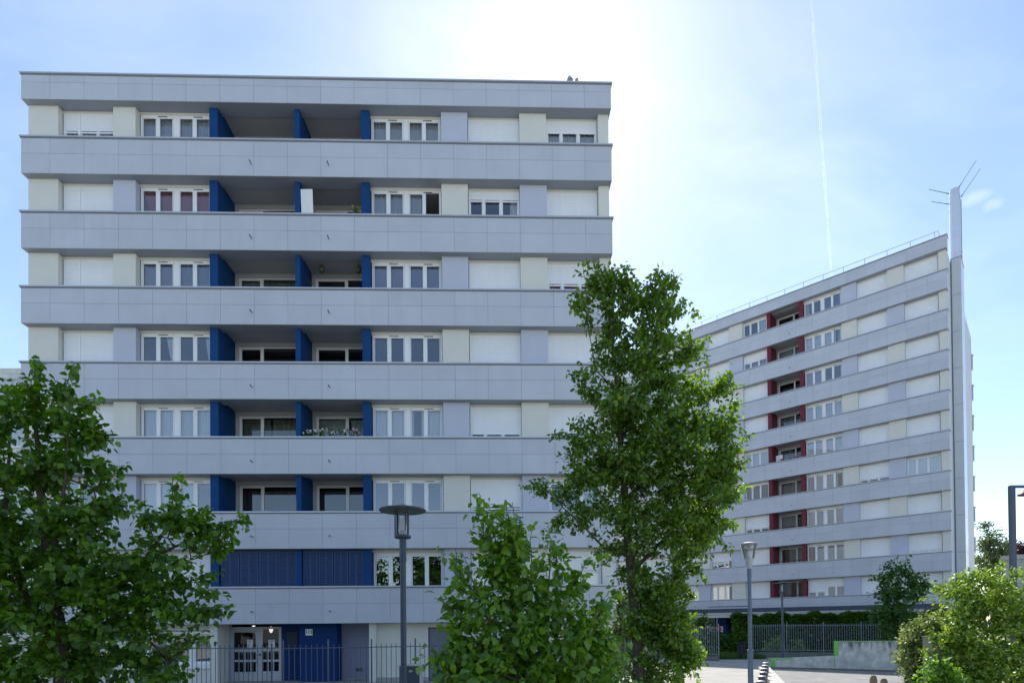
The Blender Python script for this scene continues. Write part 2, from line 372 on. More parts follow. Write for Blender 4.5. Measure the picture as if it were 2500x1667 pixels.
def band(parent, W, zb, zt, zj, spouts=(), first=1.06, coplip=.045, zc=.05, ends=.02):
    """facade band of cladding panels over a dark backing, with its metal coping"""
    b = MB()
    b.box(.06, W - .06, .016, .55, zb + .01, zt - .02, 1)
    xs = [.05]; x = first
    while x < W - .15: xs.append(x); x += 1.204
    xs.append(W - .05); g = .004
    for a, c in zip(xs[:-1], xs[1:]):
        for z0, z1 in ((zb, zj), (zj, zt)):
            b.box(a + (g if a > .06 else 0), c - (g if c < W - .06 else 0), 0, .02, z0 + (0 if z0 == zb else g), z1 - (g if z1 == zj else 0), 0)
    for xa, xb in ((.045, .06), (W - .06, W - .045)): b.box(xa, xb, .02, .56, zb + .002, zt, 0)
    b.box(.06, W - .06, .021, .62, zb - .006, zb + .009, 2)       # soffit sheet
    o = b.build('cladding_band', [M['clad'], M['joint_shade'], M['soffit']], parent)
    k = MB(); k.box(.0, W, -coplip, .60, zt, zt + zc, 0); k.box(.02, W - .02, -.018, -.001, zt - .035, zt, 1)  # dark strip under the lip paints in the coping's shadow
    k.build('coping', [M['coping'], M['joint_shade']], o)
    for sx in spouts:
        s = MB(); z = zt - .87; s.tube([(sx, 0, z), (sx, -.15, z + .01)], [.015, .015], 8); s.tube([(sx, -.15, z + .01), (sx, -.175, z + .012)], [.024, .024], 8)
        s.build('drain_spout', M['black'], o)
    return o

# ------------------------------------------------------------------ main building (blue balconies)
A1 = .02783; O1 = (-17.491, 20.462, 0); W1 = 21.36; D1 = 12.
b1 = empty('apartment_building', O1, A1)
tag(b1, 'eight storey grey banded apartment block with blue balcony dividers filling the left of the view', 'building')
H = 2.7; C1 = [19.69 - H * r for r in range(7)]
wall = MB()
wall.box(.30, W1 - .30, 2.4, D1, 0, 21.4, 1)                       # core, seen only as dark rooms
wall.box(.10, .30, .60, D1, 0, 21.5, 0); wall.box(W1 - .30, W1 - .10, .60, D1, 0, 21.5, 0)
wall.box(.10, W1 - .10, .5, D1 - .01, 21.5, 21.62, 2)
wall.build('wall', [M['cream'], M['room'], M['conc']], b1)
roof = band(b1, W1, 21.03, 21.93, 21.63)
BOT = [21.03] + [c - 1.34 for c in C1]
for r, c in enumerate(C1):
    band(b1, W1, c - 1.34, c - .05, c - .63, (8.20, 10.97))
    # slab over the opening: balcony ceiling + room ceiling
for r, c in enumerate(C1 + [.79]):
    s = MB(); zb = BOT[r]
    s.box(.3, 6.6, .62, 2.4, zb + .0, zb + .25, 0); s.box(12.36, W1 - .3, .62, 2.4, zb, zb + .25, 0)
    s.box(6.6, 12.36, .62, 2.4, zb + .14, zb + .30, 0)
    s.build('floor_slab', M['ceil'], b1)
PIERS = ((.10, 1.16), (3.12, 3.92), (15.03, 16.0), (17.93, 18.93), (20.87, 21.26))
PCOL = ['clccc', 'cllcc', ]
for r, c in enumerate(C1):
    z0, z1 = c - .1, BOT[r] - .008
    cols = ('c', 'cl'[r % 2], 'lc'[r % 2], 'cl'[r % 2], 'c')
    for (a, b), cc in zip(PIERS, cols):
        m_ = MB(); m_.box(a, b, .26, .62, z0, z1); o = m_.build('pier', M['cream'] if cc == 'c' else M['lav'], b1)
        if cc == 'l': o['label'] = 'lavender painted pier'
    for a, b in ((1.16, 3.12), (3.92, 6.58), (12.38, 15.03), (16.0, 17.93), (18.93, 20.87)):
        l = MB(); l.box(a, b, .475, .60, c + 1.255, z1); l.build('lintel', M['cream'], b1)
    for xx in (3.5, 6.75, 12.24, 15.5, 18.4): l = MB(); l.box(xx - .06, xx + .06, .60, 2.4, c - 1.1, z1); l.build('room_wall', M['ceil'], b1)
    if r < 7:
        for a, b, dp in ((6.58, 6.88, 1.66), (9.67, 9.85, 1.66), (12.10, 12.38, 1.66)):
            m_ = MB(); m_.box(a, b, .24, .62, z0, z1); m_.box(a + .01, b - .01, .62, dp, c - 1.1, z1 + .13); m_.build('balcony_divider', M['blue'], b1)
        m_ = MB(); m_.box(6.88, 7.02, 1.62, 1.75, c - 1.1, z1 + .14); m_.box(7.02, 12.1, 1.62, 1.75, c + 1.33, z1 + .14)
        m_.box(9.5, 9.98, 1.63, 1.76, c - 1.1, c + 1.33); m_.box(12.0, 12.1, 1.63, 1.75, c - 1.1, c + 1.33); m_.build('balcony_back_wall', M['backwall'], b1)
# windows, row by row from the top
G = 'c_grey'; Wc = 'c_white'
w1 = [(.86, 'c_grey'), (1, 0), (1, 0), (1, 0), (.90, 'c_white'), (0, [(0, .5, 'c_grey')]), (1, 0)]
w4 = [(1, 0), (.38, [(1.55, 1.8, 'c_white')]), (1, 0), (1, 0), (.93, 'c_grey'), (.96, 0), (.5, 'c_grey')]
w5 = [(.52, 'c_grey'), (1, 0), (.86, 'c_red'), (1, 0), (.88, 'c_white'), (.1, [(1.2, 1.8, 'c_grey')]), (.6, 'c_white')]
for r, c in enumerate(C1):
    window3(b1, 1.20, c, drop(w1[r][0], c, 20.9), w1[r][1] or None); window3(b1, 16.02, c, drop(w4[r][0], c, 20.9), w4[r][1] or None); window3(b1, 18.95, c, drop(w5[r][0], c, 20.9), w5[r][1] or None)
w2 = [[(0, 4, G)], [(0, 1, 'c_red', .6), (1.0, 1.9, 'c_red', 1.3), (2.0, 3.0, 'c_red', 2.4), (3.0, 4, 'c_red', 3.7)], [(0, 4, 'c_blue')], [(1.3, 1.8, Wc, 1.7), (3.6, 4, Wc, 3.9)], [(0, 4, Wc)],
      [(0, 3, Wc), ], [(0, 4, Wc)]]
w3 = [[(0, 4, G)], [(0, 2.9, G)], [(0, 2, 'c_lilac'), (2, 4, 'c_blue')], [], [(0, 1, Wc), (1, 2.1, Wc), (2.0, 2.35, Wc), (2.8, 3.1, Wc), (3, 4, Wc)], [(0, 4, Wc, None, .92)], None]
for r, c in enumerate(C1):
    window4(b1, 3.96, c, w2[r], shut=(.97, .97) if r == 6 else (0, 0))
    window4(b1, 12.41, c, w3[r], open_sash=(r == 1), shut=(.06, .06) if r == 6 else (0, 0), label='window with one casement swung open' if r == 1 else None)
d1 = [None, [(0, .45, 'c_pat')], [(0, .45, 'c_grey'), (.47, 1, 'c_beige')], [], [(.03, .46, 'c_beige'), (.5, 1, 'c_beige')], [(.0, .25, 'c_dark'), (.5, 1, 'c_dark')], None]
d2 = [None, [(.1, .8, 'c_dark')], [], [], [(.02, .58, Wc, .3), (.64, 1, Wc, .85)], [], None]
for r, c in enumerate(C1):
    balcony_door(b1, 7.02, 9.5, c, 1.66, .36, d1[r] or [])
    balcony_door(b1, 9.98, 12.0, c, 1.66, .60, d2[r] or [])
c = C1[6]
# louvred screens closing the lowest balconies
for a, b in ((6.90, 9.66), (9.87, 12.09)):
    s = MB(); n = 4; pw = (b - a) / n
    for i in range(n):
        x0, x1 = a + i * pw + .012, a + (i + 1) * pw - .012
        z0, z1 = c + .06, c + 1.26
        for q in ((x0, x0 + .05), (x1 - .05, x1), ((x0 + x1) / 2 - .03, (x0 + x1) / 2 + .03)): s.box(q[0], q[1], .32, .35, z0, z1)
        k = 17
        for j in range(k + 1):
            z = z0 + (z1 - z0) * j / k
            s.box(x0, x1, .325, .345, z - .024, z + .024)
    s.box(a, b, .33, .36, c - .1, c + .06)
    s.box(a, b, .33, .36, c + 1.27, c + 1.34); s.box(a, b, .37, .385, c + .06, c + 1.27, 1); s.build('louvre_screen', [M['screen'], M['slotdark']], b1)  # dark sheet added behind the slats in place of the unlit room
for r in (5,):                                                      # slim blue rail just above the coping
    s = MB(); s.tube([(6.88, .30, C1[r] + .06), (9.67, .30, C1[r] + .06)], [.018, .018], 6); s.tube([(9.85, .30, C1[r] + .06), (12.1, .30, C1[r] + .06)], [.018, .018], 6)
    s.build('rail', M['blue'], b1)
# ground storey
g = MB(); zt = 2.14
g.box(.10, 3.0, .5, .7, 0, zt); g.box(3.0, 6.54, .5, .7, 0, .66); g.box(3.0, 6.54, .5, .7, 1.93, zt); g.box(3.0, 3.4, .5, .7, .66, 1.93)
pl = MB(); pl.box(6.54, 6.80, .28, 1.3, 0, zt); pl.build('pillar', M['cream'], b1); pl = MB(); pl.box(12.27, 12.52, .28, 1.3, 0, zt); pl.build('pillar', M['cream'], b1)
g.build('ground_wall', M['cream'], b1); g = MB(); g.box(12.52, 14.40, .5, .7, .14, zt); g.box(14.40, 15.31, .5, .7, 1.97, zt); g.box(15.31, W1 - .1, .5, .7, .14, zt); g.box(15.31, 15.6, .30, .5, 0, zt)
g.box(12.52, 14.40, .485, .7, 0, .14, 1); g.box(15.31, W1 - .1, .485, .7, 0, .14, 1)
g.build('ground_wall', [M['cream'], M['conc']], b1)
g = MB(); g.box(8.78, 9.66, 1.2, 1.3, 0, zt, 0); g.box(9.66, 11.03, .55, 1.3, 0, zt, 0)
for k in range(14): g.box(8.98, 9.38, 1.175, 1.2, 1.22 + k * .045, 1.245 + k * .045, 1)
g.build('blue_entrance_wall', [M['bluedk'], M['gasket']], b1)
g = MB(); g.box(11.03, 12.27, 1.2, 1.3, .06, zt, 0); g.box(11.03, 12.27, 1.15, 1.3, 0, .06, 2); g.box(11.55, 11.68, 1.18, 1.2, .32, .45, 1); g.box(11.71, 11.82, 1.18, 1.2, .32, .45, 1)
g.box(11.50, 11.87, 1.192, 1.2, .27, .50, 0)
g.build('service_panel', [M['lavdoor'], M['gasket'], M['conc']], b1)
g = MB(); g.box(14.43, 15.28, .56, .62, .03, 1.94, 0)
for q in ((14.40, 14.43), (15.28, 15.31)): g.box(q[0], q[1], .51, .62, 0, 1.97, 1)
g.box(14.43, 15.28, .51, .62, 1.94, 1.97, 1); sd = g.build('service_door', [M['greydoor'], M['gasket']], b1)
h = MB(); h.box(14.50, 14.62, .53, .56, .98, 1.0); h.build('handle', M['galv'], sd)
def pic(x0, x1, y0, y1, z0, z1, m, name, par): q = MB(); q.box(x0, x1, y0, y1, z0, z1); return q.build(name, m, par)
# entrance door
e = MB(); y = 1.2; X0, X1 = 6.86, 8.76; fr = M['aludoor']
for q in ((6.86, 6.98, 0, 2.04), (7.80, 8.06, 0, 2.04), (8.66, 8.76, 0, 2.04), (6.98, 7.80, 1.84, 2.04), (6.98, 7.80, 1.10, 1.20), (6.98, 7.80, .72, .80), (6.98, 7.80, 0, .34),
          (8.06, 8.66, 1.96, 2.04), (8.06, 8.66, 1.12, 1.22), (8.06, 8.66, .72, .80), (8.06, 8.66, 0, .36)): e.box(q[0], q[1], y, y + .06, q[2], q[3])
for xx in (7.14, 7.37, 7.59): e.box(xx, xx + .035, y + .005, y + .05, .34, 1.10)
for xx in (8.24, 8.44): e.box(xx, xx + .035, y + .005, y + .05, .36, 1.12)
e.box(6.80, 6.86, 1.1, 1.3, 0, 2.14)
ed = e.build('entrance_door', fr, b1)
q = MB(); q.quad((6.98, y + .03, .34), (7.80, y + .03, .34), (7.80, y + .03, 1.84), (6.98, y + .03, 1.84)); q.quad((8.06, y + .03, .36), (8.66, y + .03, .36), (8.66, y + .03, 1.96), (8.06, y + .03, 1.96)); q.build('pane', M['glassdoor'], ed)
q = MB(); q.tube([(7.84, y - .05, .62), (7.84, y - .05, 1.05)], [.015] * 2, 8); q.box(7.832, 7.848, y - .05, y, .66, .68); q.box(7.832, 7.848, y - .05, y, 1.0, 1.02); q.build('handle', M['galv'], ed)
q = MB(); q.box(7.90, 8.02, y - .02, y, .78, 1.06, 0); q.box(7.925, 7.995, y - .024, y - .02, .95, 1.03, 1); q.box(7.95, 7.97, y - .024, y - .02, .82, .85, 1); q.build('intercom', [M['galv'], M['black']], ed)
M['ink'] = mat('printed_ink', (.20, .24, .36), .7, .1)
for xa, xb, za, zb_ in ((7.47, 7.69, 1.24, 1.56), (8.27, 8.51, 1.25, 1.55)):
    q = MB(); q.box(xa, xb, y + .012, y + .016, za, zb_, 0)
    for j in range(8): q.box(xa + .03, xb - .03 - .03 * (j % 3), y + .010, y + .012, za + .03 + j * .028, za + .038 + j * .028, 1)
    q.box(xa + .05, xb - .05, y + .010, y + .012, zb_ - .06, zb_ - .03, 1); q.build('notice', [M['white'], M['ink']], ed)
# house number
q = MB(); q.box(9.885, 10.14, .535, .55, 1.715, 1.945); hn = q.build('number_plate', M['white'], b1)
tcv = bpy.data.curves.new('digits', 'FONT'); tcv.body = '115'; tcv.size = .17; tcv.align_x = 'CENTER'; tcv.align_y = 'CENTER'; tcv.extrude = .002; tcv.offset = .004
to = bpy.data.objects.new('digits', tcv); COL.objects.link(to); dg = bpy.context.evaluated_depsgraph_get()
tm = bpy.data.meshes.new_from_object(to.evaluated_get(dg)); bpy.data.objects.remove(to)
tm.materials.clear(); tm.materials.append(M['black'])
dgt = bpy.data.objects.new('digits', tm); COL.objects.link(dgt); dgt.parent = hn; dgt.rotation_euler = (PI / 2, 0, 0); dgt.location = (10.012, .531, 1.83)
# lobby, lit from inside
q = MB(); q.box(6.80, 8.80, 2.3, 2.36, 0, 2.14, 0); q.box(6.74, 6.80, 1.3, 2.3, 0, 2.14, 0); q.box(8.80, 8.86, 1.3, 2.3, 0, 2.14, 0); q.box(6.8, 8.8, 1.3, 2.3, 0, .02, 0)
q.build('lobby', mat('lobby_wall', (.02, .012, .009), .7, .2, 2.), b1)
q = MB(); q.lathe([(.001, 1.80), (.05, 1.84), (.075, 1.93), (.07, 2.02), (.001, 2.05)], 12, 0, (8.22, 1.6)); q.lathe([(.001, 2.06), (.07, 2.075), (.001, 2.09)], 12, 0, (7.62, 1.45)); q.lathe([(.001, 1.79), (.03, 1.80), (.001, 1.81)], 10, 0, (7.60, 1.7)); q.build('lobby_lamp', M['bulb'], b1)
q = MB(); q.box(12.40, 12.43, .25, .28, 0, 2.14); q.build('downpipe', M['white'], b1)
# ground windows, left
def gwindow(x0, x1):
    mb = MB(); z0, z1 = .70, 1.90; xm = (x0 + x1) / 2
    frames(mb, x0, x1, z0, z1, .52, [(xm - .07, xm + .07)]); mb.box(x0 - .05, x1 + .05, .42, .52, z0 - .16, z0)
    P = [(x0 + .055, xm - .07), (xm + .07, x1 - .055)]
    for a, b in P: sash(mb, a, b, z0 + .05, z1 - .05, .535, .05)
    w = mb.build('window', M['pvc'], b1); glass_panes(w, P, z0 + .05, z1 - .05, .56, M['glass']); curtain(w, x0 + .06, x1 - .06, z0, z1 - .05, .75, M['c_blue'], seed=7)
gwindow(3.45, 4.95); gwindow(5.02, 6.52)

# small flue and cowl above the roof edge
ro = empty('roof_cowl', (0, 0, 0)); ro.parent = b1
bpy.data.objects.remove(ro)
q = MB(); q.box(19.72, 19.90, .02, .18, 21.98, 22.10); q.add([(19.70, .0, 22.10), (19.92, .0, 22.10), (19.92, .20, 22.10), (19.70, .20, 22.10), (19.76, .06, 22.28), (19.82, .06, 22.28), (19.82, .14, 22.28), (19.76, .14, 22.28)],
    [(0, 1, 5, 4), (1, 2, 6, 5), (2, 3, 7, 6), (3, 0, 4, 7), (4, 5, 6, 7)]); q.build('roof_cowl', M['conc'], b1)
q = MB(); q.tube([(20.06, .06, 21.98), (20.06, .06, 22.10)], [.05, .05], 10); q.tube([(20.06, .06, 22.10), (20.06, .06, 22.14)], [.065, .065], 10); q.build('roof_flue', M['conc'], b1)

def b1p(x, y, z): return Matrix.Translation(O1) @ Matrix.Rotation(A1, 4, 'Z') @ Vector((x, y, z))

# ------------------------------------------------------------------ second building (red balconies)
LB = 31.0; A2 = 2.39137 - PI; D2 = 17.3
dx2, dy2 = math.cos(2.39137), math.sin(2.39137)
O2 = (29.3214 + dx2 * LB, 38.2744 + dy2 * LB, 0)
b2 = empty('apartment_building', O2, A2)
tag(b2, 'taller grey banded apartment block with red balcony dividers and a steel flue', 'building')
def X(w): return LB - w
C2 = [25.62 - H * r for r in range(9)]
wall = MB()
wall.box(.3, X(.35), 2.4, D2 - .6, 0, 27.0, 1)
wall.box(X(.35), X(.10), .30, D2 - .2, 0, 27.13, 0); wall.box(.0, .3, .3, D2 - .2, 0, 27.13, 0); wall.box(0, X(.10), D2 - .5, D2 - .2, 0, 27.0, 0)
wall.box(.3, X(.35), .6, D2 - .5, 27.0, 27.1, 2)
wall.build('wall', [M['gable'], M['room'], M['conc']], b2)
BOT2 = [27.04] + [c - 1.32 for c in C2]
rb = band(b2, LB, 27.04, 27.88, 27.62, first=LB - 1.15 - 1.204 * 24)
for r, c in enumerate(C2):
    band(b2, LB, c - (1.32 if r < 8 else .80), c - .05, c - .60, (X(10.0),), first=LB - 1.11 - 1.204 * 24)
# rear balcony bands seen in profile past the gable
for r, c in enumerate(C2):
    q = MB(); q.box(X(4), X(.02), D2 - .2, D2 + .25, c - 1.32, c - .05, 0); q.box(X(4), X(-.03), D2 - .2, D2 + .30, c - .05, c, 1); q.build('rear_band', [M['clad'], M['coping']], b2)
LG = (X(11.52), X(9.36))
for r, c in enumerate(C2):
    zb = BOT2[r]; s = MB()
    s.box(.3, LG[0] - .1, .62, 2.4, zb, zb + .25); s.box(LG[1] + .1, X(.35), .62, 2.4, zb, zb + .25); s.box(LG[0] - .1, LG[1] + .1, .62, 2.4, zb + .14, zb + .3)
    s.build('floor_slab', M['ceil'], b2)
P2 = [(.12, .55), (2.51, 3.52), (5.43, 6.43), (13.78, 14.91), (16.81, 17.87), (19.77, 20.75), (23.4, 24.4), (26.3, 27.3), (29.2, 30.9)]
for r, c in enumerate(C2):
    z0, z1 = c - .1, BOT2[r] - .008
    for i, (a, b) in enumerate(P2):
        m_ = MB(); m_.box(X(b), X(a), .26, .62, z0, z1)
        lav = (i in (1, 3, 5, 7) and r % 2 == 1) or (i in (2, 4, 6) and r % 2 == 0)
        o = m_.build('pier', M['lav'] if lav else M['cream'], b2)
        if lav: o['label'] = 'lavender painted pier'
    for a, b in ((.55, 2.51), (3.52, 5.43), (6.43, 9.10), (11.79, 13.78), (14.91, 16.81), (17.87, 19.77), (20.75, 23.4), (24.4, 26.3), (27.3, 29.2)):
        l = MB(); l.box(X(b), X(a), .475, .60, c + 1.255, z1); l.build('lintel', M['cream'], b2)
    for ww in (3.0, 5.9, 9.2, 11.65, 14.3, 17.3, 20.2, 23.9, 26.8): l = MB(); l.box(X(ww) - .06, X(ww) + .06, .6, 2.4, c - 1.1, z1); l.build('room_wall', M['ceil'], b2)
    for a, b in ((9.08, 9.36), (11.52, 11.80)):
        m_ = MB(); m_.box(X(b), X(a), .24, .62, z0, z1); m_.box(X(b) + .01, X(a) - .01, .62, 1.66, c - 1.1, z1 + .13); m_.build('balcony_divider', M['red'], b2)
    m_ = MB(); m_.box(LG[0], LG[1], 1.62, 1.75, c + 1.33, z1 + .14); m_.box(LG[0], LG[0] + .12, 1.63, 1.75, c - 1.1, c + 1.33); m_.build('balcony_back_wall', M['backwall'], b2)
wr = [(1, 0), (1, 0), (1, 0), (1, 0), (1, 0), (0, 'c_white'), (1, 0), (.90, 'c_grey'), (.62, [(0, .5, 'c_grey')])]
w2_ = [(1, 0), (1, 0), (1, 0), (1, 0), (1, 0), (.91, 0), (1, 0), (1, 0), (1, 0)]
w4_ = [(.04, [(1.25, 1.85, 'c_white')]), (.62, 'c_blue'), (1, 0), (1, 0), (.02, 'c_white'), (.02, 'c_white'), (.84, 'c_grey'), (1, 0), (1, 0)]
w5_ = [(1, 0), (1, 0), (1, 0), (1, 0), (1, 0), (1, 0), (1, 0), (.55, [(1.3, 1.8, 'c_white')]), (.05, 'c_white')]
w6_ = [(.05, 0), (1, 0), (.4, 'c_grey'), (1, 0), (1, 0), (1, 0), (1, 0), (1, 0), (.3, 'c_white')]
w3_ = [[(0, .45, 'c_grey'), (2, 4, 'c_blue')], [(0, 3.4, 'c_pat'), (3.6, 4, 'c_grey')], [(0, 2, 'c_pink')], 'c_white', [(0, 4, 'c_white', None, .15)], [(0, 1, 'c_grey'), (1, 3.4, 'c_white')], [(0, 4, 'c_white')], [(1, 4, 'c_white', None, .2)], 'c_white']
for r, c in enumerate(C2):
    gb = M['glassb2']
    window3(b2, X(2.50), c, drop(wr[r][0], c, 42), wr[r][1] or None, gb); window3(b2, X(5.42), c, drop(w2_[r][0], c, 42), w2_[r][1] or None, gb)
    window4(b2, X(9.04), c, w3_[r], gb, shut=(.68, .4) if r == 8 else (0, 0))
    window3(b2, X(13.76), c, drop(w4_[r][0], c, 42), w4_[r][1] or None, gb); window3(b2, X(16.80), c, drop(w5_[r][0], c, 42), w5_[r][1] or None, gb, W=1.88)
    window3(b2, X(19.76), c, drop(w6_[r][0], c, 42), w6_[r][1] or None, gb, W=1.88)
    window4(b2, X(23.38), c, 'c_white', gb, W=2.6); window3(b2, X(26.28), c, 1, None, gb, W=1.87); window3(b2, X(29.18), c, 1, None, gb, W=1.87)
dd = [[], [(0, 1, 'c_pat')], [], [(0, 1, 'c_grey')], [(0, .5, 'c_grey')], [(0, .9, 'c_white')], [(0, .62, 'c_white')], [(.3, 1, 'c_white')], [(.05, .35, 'c_white'), (.75, 1, 'c_beige')]]
for r, c in enumerate(C2): balcony_door(b2, LG[0] + .12, LG[1], c, 1.66, .62, dd[r])
for r in (6, 7, 8):
    s = MB(); zz = C2[r] + .16; s.tube([(LG[0], .32, zz), (LG[1], .32, zz)], [.022] * 2, 6)
    for k in range(5): xx = LG[0] + (k + .5) * (LG[1] - LG[0]) / 5; s.tube([(xx, .32, zz), (xx, .32, zz - .2)], [.014] * 2, 6)
    s.build('rail', M['red'], b2)
# roof guard rail
s = MB(); w = .74; pts = []
while w < 30.5:
    s.tube([(X(w), .55, 27.9), (X(w), .55, 28.62)], [.022] * 2, 6); w += 1.39
s.tube([(.4, .55, 28.62), (X(.55), .55, 28.62)], [.024] * 2, 6); s.tube([(X(.55), .55, 28.62), (X(.55), 1.3, 28.62), (X(.55), 1.3, 27.2)], [.024] * 3, 6)
s.build('roof_railing', M['galv'], b2)
# flue casing and flue
q = MB()
zs = [0] + [27.3 - 2.56 * k for k in range(10, -1, -1)]
q.box(X(.09), X(-.48), 2.42, 4.28, 0, 27.3, 1)
for a, b in zip(zs[:-1], zs[1:]):
    q.box(X(.02), X(-.50), 2.40, 2.418, a + .012, b - .012, 0); q.box(X(-.482), X(-.50), 2.42, 4.30, a + .012, b - .012, 2)
q.box(X(.09), X(-.52), 2.38, 4.32, 27.3, 27.33, 1)
cs = q.build('flue_casing', [M['gable'], M['joint_shade'], M['chim']], b2)
fx, fy = X(-.14), 3.15
q = MB(); zz = 27.0
k = 0
while zz < 31.9:
    q.lathe([(.325, zz), (.325, zz + .965), (.337, zz + .965), (.337, zz + 1.0), (.325, zz + 1.0)], 28, 0, (fx, fy)); zz += 1.0
q.lathe([(.325, zz), (.30, zz + .02), (.30, zz + .5), (.285, zz + .5), (.285, zz - .3)], 28, 0, (fx, fy)); ztop = zz + .5
fl = q.build('flue', M['chim'], b2)
q = MB(); q.tube([(fx + .35, fy + .1, 27.1), (fx + .35, fy + .1, zz - .3)], [.03] * 2, 6); q.build('cable_conduit', M['galv'], fl)
for (ax, ay, az, bx, by, bz) in ((-.29, -.15, ztop - .20, -1.42, -.3, ztop + .62), (-.32, -.1, ztop - .9, -1.30, -.25, ztop - .30), (.27, -.2, ztop - .05, 1.25, -.3, ztop + 1.25), (.36, -.1, ztop - .75, 1.45, -.2, ztop + .60)):
    q = MB(); q.tube([(fx + ax, fy + ay, az), (fx + ax * .8 + bx * .2, fy + ay * .8 + by * .2, az * .8 + bz * .2), (fx + bx, fy + by, bz)], [.035, .02, .016], 6); q.build('lightning_rod', M['steel'], fl)
# canopy and ground storey
q = MB(); cx0, cx1 = X(24), X(1.2)
q.add([(cx0, .5, 3.30), (cx1, .5, 3.30), (cx1, -3.2, 2.80), (cx0, -3.2, 2.80), (cx0, .5, 3.22), (cx1, .5, 3.22), (cx1, -3.2, 2.72), (cx0, -3.2, 2.72)],
      [(0, 3, 2, 1), (4, 5, 6, 7), (0, 1, 5, 4), (1, 2, 6, 5), (2, 3, 7, 6), (3, 0, 4, 7)], 0)
q.box(cx0, cx1, -3.26, -3.2, 2.66, 2.84, 1); q.box(cx0, cx1, -3.12, -3.06, 2.46, 2.66, 2); q.box(cx0, cx1, .2, .48, 3.30, 3.42, 3)
q.box(X(17), X(13.2), .0, .2, 3.36, 3.44, 4); q.box(cx0, cx1, -3.06, .5, 2.46, 2.5, 2)
cn = q.build('canopy', [M['roofing'], M['ceil'], M['coping'], M['brickw'], M['gasket']], b2)
q = MB(); q.box(.2, X(.35), .9, 1.1, 0, 3.25, 0)
for k in range(16): q.box(X(19) + k * .42, X(19) + k * .42 + .05, .86, .9, .9, 2.1, 1)
q.box(X(19), X(12.6), .84, .9, .05, 1.1, 1); q.box(X(16.2), X(15.2), -.3, .9, 0, 2.46, 1); q.box(X(13.6), X(12.9), -.2, .9, 0, 2.46, 2)
q.build('ground_wall', [M['ceil'], M['bluedk'], M['gasket'], M['galv']], b2)
for ww in (22, 18.2, 15.7, 12.2, 8, 4): q = MB(); q.box(X(ww), X(ww) + .09, -2.9, -2.81, 0, 2.46); q.build('canopy_post', M['galv'], b2)
q = MB(); q.box(X(15.75), X(15.50), -.33, -.3, 1.25, 1.75); q.build('intercom', M['white'], b2)
def b2p(x, y, z): return Matrix.Translation(O2) @ Matrix.Rotation(A2, 4, 'Z') @ Vector((x, y, z))

# ------------------------------------------------------------------ lower wing at the far left
b3 = empty('low_wing', (-29.2, 21.7, 0), .0278)
tag(b3, 'low cream wing with bare white block parapet beside the big block', 'building')
q = MB(); q.box(-3, 12.0, .30, 9, 0, 10.98); q.build('wall', M['cream'], b3)
q = MB(); q.box(-3.2, 12.0, 0, .6, 10.98, 11.58, 0); q.box(-3.2, 12.0, -.04, .6, 11.58, 11.63, 1); q.box(-3.2, 12.0, .6, 9, 11.3, 11.4, 2); q.build('cladding_band', [M['clad'], M['coping'], M['conc']], b3)
q = MB()
for j in range(2):
    x = -3 + (.25 if j else 0)
    while x < 11.9: q.box(x + .008, x + .492, .08, .26, 11.63 + j * .215 + .006, 11.63 + j * .215 + .209); x += .5
q.box(-3, 11.9, .10, .24, 11.63, 12.05)
q.build('block_parapet', M['brickw'], b3)
for x in (-1, 2.5, 6.2, 9.6):
    for zz in (9.05, 6.35, 3.65):
        mb = MB(); frames(mb, x, x + 1.9, zz, zz + 1.3, .22, [(x + .9, x + 1.0)]); w = mb.build('window', M['pvc'], b3); glass_panes(w, [(x + .05, x + .9), (x + 1.0, x + 1.85)], zz + .05, zz + 1.25, .26, M['glass'])

# ------------------------------------------------------------------ ground
def sheet(name, pts, z, m, kind='structure', thick=None):
    q = MB(); q.add([(x, y, z) for x, y in pts], [tuple(range(len(pts)))]); o = q.build(name, m); tag(o, kind=kind); return o
M['bounce_ground'] = mat('pale_bounce_ground', (.36, .345, .31), .9, .15, .5, bump=.2, bscale=30, detail=8)
sheet('ground', [(-4000, -4000), (4000, -4000), (4000, 4000), (-4000, 4000)], 0, M['bounce_ground'])  # ground coloured pale to bounce sunlight onto the shaded facade
sheet('lawn', [(10.2, 31.6), (14.3, 33.9), (21.9, 31.6), (33, 30.0), (34, 36.5), (8, 42), (6.5, 38)], .003, M['earth'])
sheet('lawn', [(-14, 8), (1.2, 8), (1.2, 18.0), (-14, 17.6)], .003, M['earth'])
sheet('lawn', [(6.6, 7.5), (30, 7.5), (30, 13.5), (9.3, 13.5), (7.6, 12.0)], .008, M['earth'])
sheet('forecourt', [(1.2, 12.0), (6.0, 12.0), (10.55, 25.6), (16, 24.0), (30, 22), (30, 31.5), (21.9, 31.6), (14.3, 33.9), (11.0, 30.9), (9.9, 31.6), (7.6, 33), (4.2, 26)], .006, M['asphalt'])
sheet('ramp_road', [(6.3, 12.0), (24, 12.0), (24, 20.3), (15.6, 23.2), (11.0, 25.4)], .004, M['road'])
sheet('path', [(-14, 17.6), (1.2, 18.0), (1.2, 20.4), (-14, 20.0)], .005, M['asphalt'])
